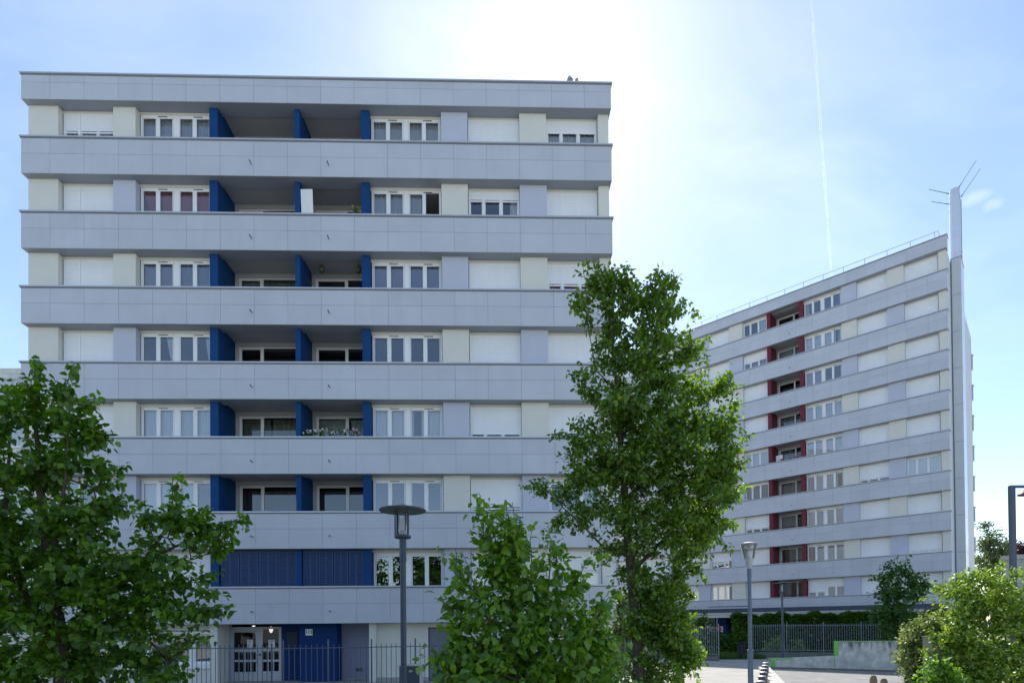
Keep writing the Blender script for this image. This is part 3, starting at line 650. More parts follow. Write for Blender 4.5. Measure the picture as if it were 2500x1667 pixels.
# kerb between forecourt and ramp
ka, kb = Vector((6.15, 12.6, 0)), Vector((10.95, 25.6, 0)); kd = (kb - ka).normalized(); kn = Vector((kd.y, -kd.x, 0))
q = MB(); L_ = (kb - ka).length; k = 0
while k * 1.0 < L_ - .05:
    s0, s1 = k * 1.0 + .006, min(L_, (k + 1) * 1.0) - .006
    a, b = ka + kd * s0, ka + kd * s1; ws = [-.05, .38]
    vs = [a + kn * ws[0], b + kn * ws[0], b + kn * ws[1], a + kn * ws[1]]
    q.add([(v.x, v.y, 0) for v in vs] + [(v.x, v.y, .12) for v in vs], [(3, 2, 1, 0), (4, 5, 6, 7), (0, 1, 5, 4), (1, 2, 6, 5), (2, 3, 7, 6), (3, 0, 4, 7)]); k += 1
tag(q.build('kerb', M['kerb']), 'pale stone kerb running under the row of bollards', 'kerb')

# ramp wall with green painted ends
def ramp_wall():
    a, b, c_ = Vector((11.52, 25.7, 0)), Vector((13.69, 24.55, 0)), Vector((19.5, 21.3, 0))
    d = (c_ - a).normalized(); n = Vector((-d.y, d.x, 0)) * .25; n = n if n.y > 0 else -n
    b = a + d * (b - a).length
    r = empty('ramp_wall', a)
    tag(r, 'stained grey concrete ramp wall with bright green painted ends behind the bollards', 'wall')
    q = MB()
    def prism(p0, p1, h0, h1, h0b=0, mi=0):
        p0 = p0 - a; p1 = p1 - a
        vs = [p0 + Vector((0, 0, h0b)), p1 + Vector((0, 0, h0b)), p1 + n + Vector((0, 0, h0b)), p0 + n + Vector((0, 0, h0b)), p0 + Vector((0, 0, h0)), p1 + Vector((0, 0, h1)), p1 + n + Vector((0, 0, h1)), p0 + n + Vector((0, 0, h0))]
        q.add(vs, [(3, 2, 1, 0), (4, 5, 6, 7), (0, 1, 5, 4), (1, 2, 6, 5), (2, 3, 7, 6), (3, 0, 4, 7)], mi)
    prism(a + d * .04, b, .44, .60); prism(b + d * .04, c_, 1.235, 1.30)
    q.build('wall', M['rampwall'], r)
    q = MB()
    prism(a, a + d * .038, .445, .445); prism(b, b + d * .038, 1.24, 1.24)
    f = -d.cross(Vector((0, 0, 1))); f = Vector((n.x, n.y, 0)).normalized() * -.004
    nn = n; n0 = n
    # paint patch along the top edge and face
    o = f
    def face(s0, s1, z00, z01, z10, z11):
        p0, p1 = d * s0 + o, d * s1 + o
        q.add([p0 + Vector((0, 0, z00)), p1 + Vector((0, 0, z10)), p1 + Vector((0, 0, z11)), p0 + Vector((0, 0, z01))], [(0, 1, 2, 3)])
    face(0, .17, .0, .44, .0, .445); face(.17, .85, .37, .448, .42, .495); Lb = (b - a).length
    face(Lb, Lb + .17, .60, 1.235, .60, 1.236); face(Lb + .17, Lb + 6, 1.215, 1.237, 1.28, 1.302)
    q.build('green_paint', M['green'], r)
    q = MB(); p0 = -n * .5; 
    vs = [p0 - Vector((0, 0, 0)), p0 + (c_ - a), (c_ - a) + f, f]
    q.add([(v.x, v.y, 0) for v in vs] + [(v.x, v.y, .07) for v in vs], [(3, 2, 1, 0), (4, 5, 6, 7), (0, 1, 5, 4), (1, 2, 6, 5), (2, 3, 7, 6), (3, 0, 4, 7)]); q.build('wall_foot', M['plinth'], r)
ramp_wall()

# bollards
bo = None; NB = 6
names = ['farthest dark bollard, at the green wall end', 'second dark bollard from the green wall end', 'third dark bollard from the green wall end', 'third dark bollard counted from the near end of the kerb', 'second nearest dark bollard on the pale kerb', 'nearest dark bollard, just right of the cup shaped lamp post']
for i in range(NB):
    t = i / 5; p = Vector((9.84 + (6.62 - 9.84) * t, 22.4 + (15.4 - 22.4) * t, .0))
    if bo is None:
        q = MB(); q.lathe([(.105, 0), (.105, .44), (.112, .45), (.112, .475)], 24, 0); q.lathe([(.112, .475), (.095, .495), (.05, .505), (.001, .508)], 24, 1)  # paler metal caps stand in for sun glancing off the tops
        bo = q.build('bollard', [M['bollard'], M['galv']]); o = bo
    else: o = bo.copy(); COL.objects.link(o)
    o.location = p; tag(o, names[i] + ('' if 'kerb' in names[i] or 'lamp' in names[i] else ' by the kerb'), 'bollard', 'dark round bollards along the kerb')
st = None
for i, (u, v, y, lab) in enumerate(((2006, 1549, 15.2, 'taller weathered tan stone post left of its twin on the ramp'), (2030, 1556, 14.6, 'shorter weathered tan stone post right of its twin on the ramp'))):
    p = at(u, v, y)
    q = MB(); h = p.z; q.lathe([(.095, 0), (.09, h - .14), (.078, h - .06), (.05, h - .015), (.001, h)], 16); o = q.build('stone_post', M['stone'], loc=(p.x, p.y, 0)); tag(o, lab, 'bollard', 'tan stone posts on the ramp')

# ------------------------------------------------------------------ lamps
def disc_lamp(loc, label):
    r = empty('street_lamp', loc)
    tag(r, label, 'street lamp', 'flat disc street lamps')
    q = MB(); q.lathe([(.085, 0), (.085, .95), (.083, .97), (.052, .985), (.052, 3.16)], 20); q.lathe([(.061, 3.16), (.061, 3.32), (.055, 3.34), (.055, 3.36), (.061, 3.36), (.061, 3.56)], 20); q.build('post', M['steel'], r)
    q = MB(); q.lathe([(.001, 3.56), (.13, 3.56), (.145, 3.575), (.145, 3.60), (.12, 3.615), (.001, 3.615)], 24); q.build('lamp_base', M['steel'], r)
    q = MB()
    prof = []
    for k in range(17): prof += [(.108, 3.615 + k * .026), (.113, 3.628 + k * .026)]
    q.lathe(prof, 28); q.build('lamp_glass', M['lampglass'], r)
    q = MB(); q.tube([(0, 0, 3.615), (0, 0, 3.70)], [.05, .05], 10); q.tube([(0, 0, 3.70), (0, 0, 3.90)], [.030, .030], 10, 1); q.build('bulb', [M['galv'], M['white']], r)
    for k in range(3):
        t = math.radians(200 + 120 * k); x, y = .132 * math.cos(t), .132 * math.sin(t)
        q = MB(); q.tube([(x, y, 3.57), (x, y, 4.06)], [.014] * 2, 8); q.build('strut', M['steel'], r)
    q = MB(); q.lathe([(.001, 4.045), (.12, 4.045), (.40, 4.035), (.405, 4.045), (.395, 4.06), (.10, 4.115), (.09, 4.13), (.001, 4.135)], 48); q.build('lamp_disc', M['disc'], r)
    return r
disc_lamp((-1.885, 10., 0), 'nearest flat disc street lamp in front of the blue balconied block')
p = at(1796, 1510, 29.7)
lb = disc_lamp((13.93, 29.7, .02), 'distant flat disc street lamp standing behind the ramp wall')
def cup_lamp(loc):
    r = empty('street_lamp', loc); tag(r, 'tall blue grey lamp post with a clear cup shaped lantern near the bollards', 'street lamp')
    q = MB(); q.lathe([(.07, 0), (.07, 1.32), (.085, 1.325), (.085, 1.345), (.052, 1.35), (.049, 3.25)], 20); q.lathe([(.058, 3.25), (.058, 3.45), (.001, 3.45)], 20); q.build('post', M['postlt'], r)
    q = MB(); q.lathe([(.05, 3.44), (.055, 3.48), (.115, 3.71), (.115, 3.72), (.001, 3.72)], 24); q.lathe([(.03, 3.72), (.035, 3.76), (.001, 3.80)], 12, 1); q.build('lamp_cone', [M['galv'], M['white']], r)
    q = MB(); q.lathe([(.125, 3.71), (.215, 4.08)], 28); q.build('lamp_glass', M['lampglass'], r)
    q = MB(); q.lathe([(.001, 4.085), (.225, 4.08), (.24, 4.09), (.235, 4.105), (.10, 4.135), (.001, 4.14)], 32); q.lathe([(.001, 4.07), (.11, 4.075), (.05, 4.02), (.001, 3.93)], 20); q.build('lamp_lid', M['galv'], r)
    for k in range(3):
        t = math.radians(90 + 120 * k); q = MB(); q.tube([(.12 * math.cos(t), .12 * math.sin(t), 3.70), (.205 * math.cos(t), .205 * math.sin(t), 4.09)], [.007] * 2, 6); q.build('strut', M['galv'], r)
cup_lamp((6.19, 15., 0))
r = empty('street_lamp', (13.06, 15., 0)); tag(r, 'dark street lamp with a short arm and dome head at the right edge', 'street lamp')
q = MB(); q.box(-.055, .055, -.055, .055, 0, 5.55); q.build('post', M['steel'], r)
q = MB(); q.box(-.05, .62, -.04, .04, 5.50, 5.56); q.build('arm', M['steel'], r)
q = MB(); q.lathe([(.001, 5.50), (.10, 5.49), (.20, 5.42), (.25, 5.33), (.24, 5.32), (.001, 5.30)], 28, 0, (.46, 0)); q.build('lamp_head', M['black'], r)

# utility cabinet by the near lamp
r = empty('utility_cabinet', (-1.88, 10.5, 0)); tag(r, 'plain grey utility cabinet standing behind the foot of the near lamp post', 'cabinet')
q = MB(); q.box(-.18, .19, 0, .25, 0, 1.31); q.build('body', M['steel'], r)
q = MB(); q.box(.19, .215, -.01, .26, 0, 1.33); q.box(-.20, .19, -.012, .26, 1.31, 1.335); q.build('frame', M['coping'], r)
q = MB(); q.box(.0, .06, -.03, 0, 1.20, 1.24); q.build('latch', M['galv'], r)
r = empty('electrical_box', (9.24, 12.6, 0)); tag(r, 'greenish grey electrical box half swallowed by the shrubs', 'cabinet')
q = MB(); q.box(-.06, .26, 0, .3, 0, 1.70); q.build('body', M['pinkbox'], r)
q = MB(); q.box(-.08, .28, -.02, .32, 1.70, 1.72); q.build('lid', M['pinkbox'], r)
q = MB(); q.box(-.03, .23, -.012, 0, .2, 1.6); q.build('door', M['pinkbox'], r)

# ------------------------------------------------------------------ fences
def fence(label, pts, post_every, step, zb, ht, hp, plinth=0, m=None, pr=.009, postr=.022):
    m = m or M['fence']; r = empty('fence', pts[0]); tag(r, label, 'fence', 'grey picket fences')
    o = Vector(pts[0])
    for a, b in zip(pts[:-1], pts[1:]):
        a, b = Vector(a) - o, Vector(b) - o; d = b - a; L_ = d.length; n = max(1, round(L_ / post_every))
        for i in range(n + (1 if b == Vector(pts[-1]) - o else 0)):
            p = a + d * (i / n); q = MB(); q.tube([p + Vector((0, 0, zb - .05)), p + Vector((0, 0, hp))], [postr] * 2, 8); q.tube([p + Vector((0, 0, hp)), p + Vector((0, 0, hp + .02))], [postr, postr * .4], 8); q.build('post', m, r)
        for i in range(n):
            p0, p1 = a + d * (i / n), a + d * ((i + 1) / n); q = MB(); k = max(2, round((p1 - p0).length / step))
            for j in range(1, k):
                p = p0 + (p1 - p0) * (j / k); q.tube([p + Vector((0, 0, zb)), p + Vector((0, 0, ht))], [pr] * 2, 6)
            q.build('picket_panel', m, r)
        for z in (ht - .09, zb + .06):
            q = MB(); q.tube([a + Vector((0, 0, z)), b + Vector((0, 0, z))], [.012] * 2, 6); q.build('rail', m, r)
        if plinth:
            q = MB(); dn = d.normalized(); nn = Vector((-dn.y, dn.x, 0)) * .1
            vs = [a - nn, b - nn, b + nn, a + nn]; q.add([(v.x, v.y, 0) for v in vs] + [(v.x, v.y, plinth) for v in vs], [(3, 2, 1, 0), (4, 5, 6, 7), (0, 1, 5, 4), (1, 2, 6, 5), (2, 3, 7, 6), (3, 0, 4, 7)]); q.build('plinth', M['plinth'], r)
    return r
fence('long grey picket fence in front of the ground floor doors of the big block', [(-5.56, 14.0, 0), (-3.55, 14.55, 0), (-1.46, 15.25, 0), (3.2, 16.4, 0)], 1.15, .126, .1, 1.60, 1.70)
fence('grey picket fence length left of the entrance door beside the left tree', [(-9.6, 14.7, 0), (-8.6, 14.65, 0), (-6.05, 14.5, 0)], 2.4, .124, .1, 1.60, 1.62)
r = empty('gate_post', (-8.78, 14.62, 0)); tag(r, 'wide grey metal gate panel at the left end of the near picket fence', 'gate')
q = MB(); q.box(-.22, .16, -.03, .03, 0, 1.62); q.build('panel', M['greydoor'], r); q = MB(); q.box(.16, .21, -.05, .05, 0, 1.66); q.build('post', M['greydoor'], r)
# gate beside the fence
fence('far grey picket fence on a low stone plinth in front of the hedge', [(14.30, 34.5, 0), (21.9, 32.55, 0), (27.5, 31.2, 0)], 2.0, .125, .34, 1.94, 2.03, .28, M['fencelt'], pr=.011)
fence('short grey picket fence section left of the litter bin opening', [(9.98, 31.6, 0), (11.10, 31.0, 0)], .9, .12, .30, 1.86, 1.97, .26, M['fencelt'], pr=.011)
fence('grey picket fence receding behind the tall tree on the right', [(9.98, 31.6, 0), (8.6, 35.5, 0), (7.6, 38.0, 0)], 2., .125, .2, 1.80, 1.9, .15, M['fencelt'], pr=.011)
# litter bin
r = empty('litter_bin', (12.92, 32.5, 0)); tag(r, 'dark slatted litter bin with a flared rim in the grass opening', 'litter bin')
q = MB()
for k in range(16):
    t = 2 * PI * k / 16; c_, s_ = math.cos(t), math.sin(t)
    q.tube([(.19 * c_, .19 * s_, .22), (.20 * c_, .20 * s_, .75), (.24 * c_, .24 * s_, .88), (.32 * c_, .32 * s_, .95)], [.024, .024, .02, .016], 6)
q.build('slats', M['black'], r)
q = MB(); q.lathe([(.001, .2), (.17, .2), (.17, .78), (.16, .78), (.16, .3)], 20); q.build('liner', M['steel'], r); q = MB(); q.lathe([(.12, 0), (.12, .2), (.001, .2)], 16); q.build('foot', M['black'], r)
p = at(1652, 1443, 37.5); r = empty('red_sign', (p.x, p.y, 0)); tag(r, 'small blank red sign on a post by the far entrance', 'sign')
q = MB(); q.box(-.12, .13, -.012, .0, p.z - .14, p.z + .10); q.build('panel', M['redsign'], r); q = MB(); q.tube([(-.13, .015, 0), (-.13, .015, p.z + .75)], [.02] * 2, 8); q.build('post', M['galv'], r)

# ------------------------------------------------------------------ things on balconies
q = MB(); q.box(0, .43, 0, .03, 0, 2.18); o = q.build('white_panel', M['white'], loc=b1p(9.93, .30, C1[1] - 1.09)); o.rotation_euler = (math.radians(1), math.radians(-1.6), A1); tag(o, 'tall white board leaning on a second row balcony of the blue block', 'board')
def leaf_arrays(): pass

# ------------------------------------------------------------------ foliage
def leaf_template(L, w, droop=.25, fold=.18, lobed=False):
    # 8 vertices: base, l1 c1 r1, l2 c2 r2, tip
    return np.array([(0, 0, 0), (.28 * L, w, fold * w), (.28 * L, 0, 0), (.28 * L, -w, fold * w),
                     (.66 * L, w * .72, fold * w * .8 - droop * L * .3), (.66 * L, 0, -droop * L * .35), (.66 * L, -w * .72, fold * w * .8 - droop * L * .3), (L, 0, -droop * L)], float)
LF = [(0, 2, 1), (0, 3, 2), (1, 2, 5, 4), (2, 3, 6, 5), (4, 5, 7), (5, 6, 7)]
def leaf_mesh(name, pos, axis, nrm, L, w, m, parent, rng, droop=.25, fold=.2):
    n = len(pos)
    a = axis / np.linalg.norm(axis, axis=1, keepdims=True)
    b = np.cross(nrm, a); b /= np.linalg.norm(b, axis=1, keepdims=True) + 1e-9
    c = np.cross(a, b)
    T = leaf_template(1, w / L, droop, fold)
    s = L * rng.uniform(.55, 1.2, n)
    dr = rng.uniform(.2, 1.6, n)
    Z = T[None, :, 2] * dr[:, None]
    V = pos[:, None, :] + s[:, None, None] * (T[None, :, 0, None] * a[:, None, :] + T[None, :, 1, None] * b[:, None, :] + Z[:, :, None] * c[:, None, :])
    V = V.reshape(-1, 3)
    flat = np.array([i for f in LF for i in f]); lens = np.array([len(f) for f in LF])
    loops = (flat[None, :] + 8 * np.arange(n)[:, None]).ravel()
    tot = np.tile(lens, n); st = np.concatenate(([0], np.cumsum(tot)[:-1]))
    me = bpy.data.meshes.new(name)
    me.vertices.add(len(V)); me.vertices.foreach_set('co', V.astype(np.float32).ravel())
    me.loops.add(len(loops)); me.loops.foreach_set('vertex_index', loops.astype(np.int32))
    me.polygons.add(len(tot)); me.polygons.foreach_set('loop_start', st.astype(np.int32))
    me.polygons.foreach_set('use_smooth', np.ones(len(tot), bool))
    me.update(calc_edges=True); me.materials.append(m)
    o = bpy.data.objects.new(name, me); COL.objects.link(o); o.parent = parent
    return o

def grow(rng, trunks, pts, step=.16, up=.35):
    """grow a branch skeleton from the trunk polylines to every point of the crown"""
    P = []; par = []; base_r = []
    for path in trunks:
        last = -1
        pv = None
        for j, (p, r) in enumerate(path):
            p = np.array(p, float)
            if pv is None:
                if P:
                    d = np.linalg.norm(np.array(P) - p, axis=1); k = int(d.argmin())
                    last = k
                P.append(p); par.append(last); base_r.append(r); last = len(P) - 1
            else:
                n = max(1, int(np.linalg.norm(p - pv) / step))
                for i in range(1, n + 1):
                    P.append(pv + (p - pv) * i / n + rng.normal(0, .006, 3)); par.append(last); base_r.append(pr + (r - pr) * i / n); last = len(P) - 1
            pv, pr = p, r
    P = list(P); A = np.array(P); nt_ = len(P)
    d0 = np.array([np.linalg.norm(A - p, axis=1).min() for p in pts]); order = np.argsort(d0)
    buf = np.zeros((nt_ + len(pts) * 14, 3)); buf[:nt_] = A; cnt = nt_
    par = par + [0] * (len(buf) - nt_); tips = np.zeros(len(pts), int)
    for i in order:
        p = pts[i]; D = p - buf[:cnt]; h = np.hypot(D[:, 0], D[:, 1])
        c = np.sqrt(h ** 2 + (D[:, 2] - up * h) ** 2) + .25 * np.maximum(0, -D[:, 2])
        k = int(c.argmin()); a = buf[k]; L_ = np.linalg.norm(p - a); n = max(1, min(12, int(L_ / step))); last = k
        side = rng.normal(0, .06, 3) * L_
        for j in range(1, n + 1):
            t = j / n; q = a + (p - a) * t + side * math.sin(PI * t) + np.array([0, 0, .05 * L_ * math.sin(PI * t)])
            if cnt >= len(buf): break
            buf[cnt] = q; par[cnt] = last; last = cnt; cnt += 1
        tips[i] = last
    return buf[:cnt].copy(), par[:cnt], base_r, nt_, tips
def branch_mesh(name, P, par, base_r, nt_, m, parent, tip_r=.0022, power=.42, min_r=None):
    n = len(P); w = np.ones(n); kids = [[] for _ in range(n)]
    for i in range(n):
        if par[i] >= 0: kids[par[i]].append(i)
    for i in range(n - 1, -1, -1):
        if par[i] >= 0 and par[i] != i: w[par[i]] += w[i] if kids[i] or True else 1
    leafn = np.zeros(n)
    for i in range(n - 1, -1, -1):
        if not kids[i]: leafn[i] = 1
        if par[i] >= 0: leafn[par[i]] += leafn[i]
    rad = tip_r * np.maximum(1, leafn) ** power
    for i in range(nt_): rad[i] = max(base_r[i], min(rad[i], base_r[i] * 1.15))
    mb = MB(); done = set()
    starts = [i for i in range(n) if par[i] < 0]
    stack = [(s, None) for s in starts]
    while stack:
        i, fr = stack.pop(); path = []; rr = []
        if fr is not None: path.append(P[fr]); rr.append(min(rad[fr], rad[i] * 1.3))
        while True:
            path.append(P[i]); rr.append(rad[i])
            if not kids[i]: break
            ks = sorted(kids[i], key=lambda k: (-(k < nt_), -leafn[k]))
            for k in ks[1:]: stack.append((k, i))
            i = ks[0]
        if len(path) > 1: mb.tube(path, rr, 8 if max(rr) > .03 else (5 if max(rr) > .008 else 3), caps=False)
    return mb.build(name, m, parent)
def blob_points(rng, blobs, n, y, dy, shell=.5, clump=None):
    """crown points inside ellipsoids given as (u, v, r, weight) at distance y"""
    W = np.array([b[2] ** 2 * (b[3] if len(b) > 3 else 1) for b in blobs], float); W /= W.sum(); out = []
    if clump: nc, sh, sv = clump; n_out = n; n = max(1, n // nc)
    for k in rng.choice(len(blobs), n, p=W):
        b = blobs[k]; yo = b[4] if len(b) > 4 else 0
        c = at(b[0], b[1], y + yo); r = (at(b[0] + b[2], b[1], y) - at(b[0], b[1], y)).length
        v = rng.normal(0, 1, 3); v /= np.linalg.norm(v); q = rng.uniform(0, 1) ** shell
        out.append((c.x + v[0] * r * q, c.y + v[1] * min(r * q * 1.1, dy * q), c.z + v[2] * r * q))
    out = np.array(out)
    if clump:                                             # leafy sprays: flat tufts round each sampled spot
        out = np.repeat(out, nc, 0); out = out + rng.normal(0, 1, out.shape) * np.array((sh, sh, sv))
    return out
def foliage(rng, P, par, tips, per, L, w, m, parent, name='foliage', spread=.10, droop=.3, up=.9, out=None, back=3, cup=.2):
    n = len(tips); idx = np.repeat(np.arange(n), per)
    tp = P[tips]; pi = np.array([par[t] for t in tips]); pp = P[pi]
    d = tp - pp; d /= np.linalg.norm(d, axis=1, keepdims=True) + 1e-9
    t = rng.uniform(0, 1, len(idx)) * spread * 1.6
    off = rng.normal(0, 1, (len(idx), 3)); off /= np.linalg.norm(off, axis=1, keepdims=True)
    pos = tp[idx] - d[idx] * t[:, None] + off * (rng.uniform(.15, 1, len(idx)) * spread * .62)[:, None]
    ax = off * 1.0 + d[idx] * .5 + rng.normal(0, .3, (len(idx), 3)); ax[:, 2] -= droop
    nr = rng.normal(0, .55, (len(idx), 3)); nr[:, 2] += up
    return leaf_mesh(name, pos, ax, nr, L, w, m, parent, rng, .25, cup)
def tree(name, label, cat, y, dy, blobs, trunks, npts, per, L, w, lm, bm, seed, group=None, spread=.1, step=.16, shell=.38, sprays=(), wpts=None, clump=None, tip_r=.0022, power=.42, up=.35, droop=.3, lup=.9, base=None):
    rng = np.random.default_rng(seed)
    r = empty(name, (0, 0, 0)); tag(r, label, cat, group)
    pts = blob_points(rng, blobs, npts, y, dy, shell, clump) if wpts is None else wpts(rng)
    for sp in sprays:                                     # thin leafy shoots that stick out of the crown
        u0, v0, u1, v1, n_ = sp[:5]; yo = sp[5] if len(sp) > 5 else 0
        mid = ((u0 + u1) / 2 + rng.normal(0, 5), (v0 + v1) / 2 + rng.normal(0, 5))
        trunks = trunks + [path(y, (u0, v0, .008, yo), (mid[0], mid[1], .005, yo), (u1, v1, .002, yo))]
        ts = np.linspace(.15, 1, n_)
        q = [tuple(at((1 - t) ** 2 * u0 + 2 * t * (1 - t) * mid[0] + t * t * u1 + rng.normal(0, 7 * (1.1 - t)), (1 - t) ** 2 * v0 + 2 * t * (1 - t) * mid[1] + t * t * v1 + rng.normal(0, 7 * (1.1 - t)), y + yo + rng.normal(0, .05))) for t in ts]
        pts = np.concatenate((pts, np.array(q)))
    pts = pts[pts[:, 2] > .05]
    P, par, br, n0, tips = grow(rng, trunks, pts, step, up)
    b = np.array(trunks[0][0][0]); r.location = b
    tr = branch_mesh('trunk', P - b, par, br, n0, bm, r, tip_r, power)
    foliage(rng, P - b, par, tips, per, L, w, lm, r, 'crown', spread, droop, lup)
    return r
def path(y, *pts):
    """polyline of (u, v, radius [, dy])"""
    return [(tuple(at(p[0], p[1], y + (p[3] if len(p) > 3 else 0))), p[2]) for p in pts]
def foot(y, u, v, rad): p = at(u, v, y); return ((p.x, p.y, 0), rad)

# left tree
yl = 6.2
bl = [(10, 950, 75), (88, 905, 42, .8), (85, 850, 14, .8), (165, 870, 26, .9), (150, 925, 34), (190, 985, 30), (60, 1040, 120), (155, 1010, 55), (215, 1025, 20), (210, 1090, 55), (255, 1120, 18), (50, 1200, 170), (180, 1190, 90), (245, 1170, 25),
      (20, 1370, 190), (190, 1330, 130), (300, 1290, 90), (395, 1130, 18, .7), (400, 1185, 40, .7), (345, 1215, 40, .7), (455, 1215, 40, .7), (500, 1225, 22, .7), (330, 1205, 34, .8), (440, 1200, 36, .8), (480, 1245, 26, .8), (380, 1285, 75), (460, 1270, 40, .7), (430, 1355, 65, .9), (480, 1395, 22, .7), (330, 1420, 110),
      (500, 1398, 10, .8), (430, 1490, 20, .6), (220, 1480, 150, 1.5), (60, 1530, 200, 1.5), (350, 1540, 80, 1.4), (-110, 1200, 180), (-120, 1450, 200)]
tk = [[foot(yl, 150, 1500, .09)] + path(yl, (140, 1480, .075), (120, 1350, .06), (95, 1150, .04), (85, 950, .014), (82, 870, .004)), path(yl, (140, 1470, .06), (220, 1380, .045, .2), (330, 1290, .028, .2), (400, 1190, .012, .2), (395, 1100, .003, .2)),
      path(yl, (140, 1480, .05), (60, 1380, .04, .4), (10, 1200, .03, .5), (20, 1000, .012, .4)), path(yl, (330, 1290, .022, .2), (440, 1240, .010, .1), (540, 1195, .003)), path(yl, (120, 1300, .035), (150, 1100, .011, -.2), (165, 880, .003, -.2)),
      path(yl, (140, 1470, .04), (300, 1440, .025, -.2), (420, 1400, .012, -.2), (495, 1397, .003, -.2)), path(yl, (300, 1440, .018, -.2), (380, 1500, .008, -.2), (450, 1487, .003, -.2))]
tree('hazel_tree', 'dark broad leaved tree covering the lower left corner in front of the block', 'tree', yl, 1.1, bl, tk, 2900, 8, .080, .033, M['l_hazel'], M['bark'], 11, spread=.10, shell=.42, clump=(9, .12, .028), droop=.45, lup=1.1,
     sprays=[(385, 1235, 410, 1088, 13), (430, 1240, 558, 1185, 13), (440, 1285, 530, 1240, 9), (440, 1370, 492, 1364, 7), (420, 1420, 513, 1399, 11), (400, 1480, 470, 1462, 8), (140, 960, 170, 838, 12), (85, 950, 84, 833, 10), (170, 960, 216, 919, 8), (185, 1010, 229, 1014, 7), (215, 1120, 274, 1104, 9), (225, 1165, 278, 1144, 8), (20, 960, 14, 905, 6), (350, 1230, 330, 1180, 6), (450, 1230, 476, 1172, 8)])

# tall pear tree
yt = 9.5
bt = [(1385, 650, 38), (1400, 634, 18), (1440, 650, 24, .8), (1345, 680, 22, .8), (1330, 700, 14, .6), (1430, 700, 62), (1512, 675, 38), (1500, 740, 70), (1395, 735, 40), (1555, 765, 30), (1470, 820, 85), (1600, 800, 28, .8), (1400, 820, 40), (1565, 860, 60), (1650, 885, 28, .8), (1610, 905, 40), (1350, 870, 30), (1385, 905, 35),
      (1470, 920, 95), (1520, 970, 110), (1370, 960, 42), (1320, 1010, 35, .8), (1640, 965, 55), (1655, 1000, 45), (1640, 1090, 60), (1420, 1030, 90), (1570, 1060, 110), (1660, 1055, 42), (1700, 1020, 16, .8), (1350, 1060, 45), (1325, 1110, 35, .8), (1430, 1130, 105), (1590, 1150, 95), (1665, 1130, 45), (1250, 1120, 30, .5), (1285, 1175, 40, .7),
      (1345, 1190, 42, .8), (1420, 1220, 85), (1530, 1220, 95), (1620, 1220, 55), (1660, 1215, 28), (1560, 1290, 45, .8), (1590, 1305, 22, .8), (1610, 1280, 18, .7), (1440, 1290, 50, .7), (1480, 1330, 60), (1520, 1390, 55), (1495, 1450, 70, 1.5), (1545, 1470, 45, 1.5), (1530, 1530, 70, 1.5), (1570, 1510, 35, 1.5), (1480, 1550, 60), (1515, 1420, 70, 1.4), (1540, 1440, 45, 1.4), (1510, 1370, 60, 1.4)]
tt = [[foot(yt, 1474, 1500, .115)] + path(yt, (1470, 1560, .10), (1462, 1460, .09), (1452, 1340, .082), (1442, 1240, .07), (1435, 1130, .058), (1425, 1020, .045), (1420, 920, .035), (1408, 800, .022), (1400, 690, .010), (1395, 620, .003)),
      path(yt, (1462, 1300, .035), (1540, 1225, .028, .2), (1640, 1215, .015, .3), (1670, 1200, .004, .3)), path(yt, (1440, 1150, .035), (1520, 1050, .025, .2), (1600, 960, .012, .2), (1650, 890, .004, .2)), path(yt, (1425, 1020, .03), (1475, 900, .022, -.1), (1505, 780, .012, -.1), (1512, 670, .004, -.1)),
      path(yt, (1455, 1280, .03), (1390, 1260, .02, -.2), (1320, 1190, .012, -.3), (1240, 1110, .004, -.3)), path(yt, (1432, 1090, .025), (1380, 1010, .016, .3), (1330, 960, .006, .3)), path(yt, (1418, 900, .02), (1370, 850, .010), (1340, 690, .003)), path(yt, (1500, 1100, .02, .2), (1590, 1090, .014, -.2), (1690, 1020, .004, -.2)),
      path(yt, (1462, 1440, .03), (1530, 1400, .02, -.3), (1560, 1480, .006, -.4))]
tree('pear_tree', 'tall slim green tree standing in front of the right corner of the block', 'tree', yt, .9, bt, tt, 5400, 9, .080, .027, M['l_pear'], M['bark'], 5, spread=.11, shell=.38, clump=(6, .10, .06), tip_r=.0022, droop=.35,
     sprays=[(1370, 660, 1350, 604, 6), (1435, 650, 1436, 610, 5), (1520, 680, 1540, 636, 7), (1590, 810, 1624, 778, 7), (1640, 900, 1673, 862, 9), (1660, 980, 1688, 940, 8), (1670, 1050, 1714, 1006, 10), (1350, 720, 1312, 702, 8), (1340, 880, 1316, 862, 6), (1300, 1150, 1206, 1116, 14), (1300, 1200, 1252, 1222, 7), (1580, 1290, 1610, 1325, 9), (1550, 1490, 1603, 1518, 8), (1320, 1010, 1284, 1000, 7), (1670, 1200, 1684, 1210, 5)])

# near bush
yb = 4.8
bb = [(b[0], b[1] + 16, max(9, b[2] - 20), *b[3:]) for b in [(1125, 1180, 22, .8), (1110, 1215, 35), (1185, 1175, 22, .8), (1165, 1235, 48), (1210, 1215, 22, .8), (1150, 1300, 75), (1055, 1275, 14, .7), (1075, 1310, 30, .8), (1060, 1345, 18, .7), (1110, 1385, 85), (1030, 1370, 14, .6), (1020, 1400, 18, .6), (1050, 1420, 35), (1275, 1265, 30, .8), (1255, 1310, 50), (1230, 1370, 80), (1320, 1330, 35, .8), (1300, 1400, 75), (1375, 1370, 25, .7), (1390, 1385, 22, .7),
      (1345, 1430, 60), (1170, 1460, 130), (1290, 1500, 120), (1070, 1500, 60), (1375, 1490, 60), (1400, 1545, 50), (1030, 1540, 30, .7), (1015, 1515, 14, .6), (1120, 1560, 110), (1250, 1580, 130), (1370, 1580, 70)]]
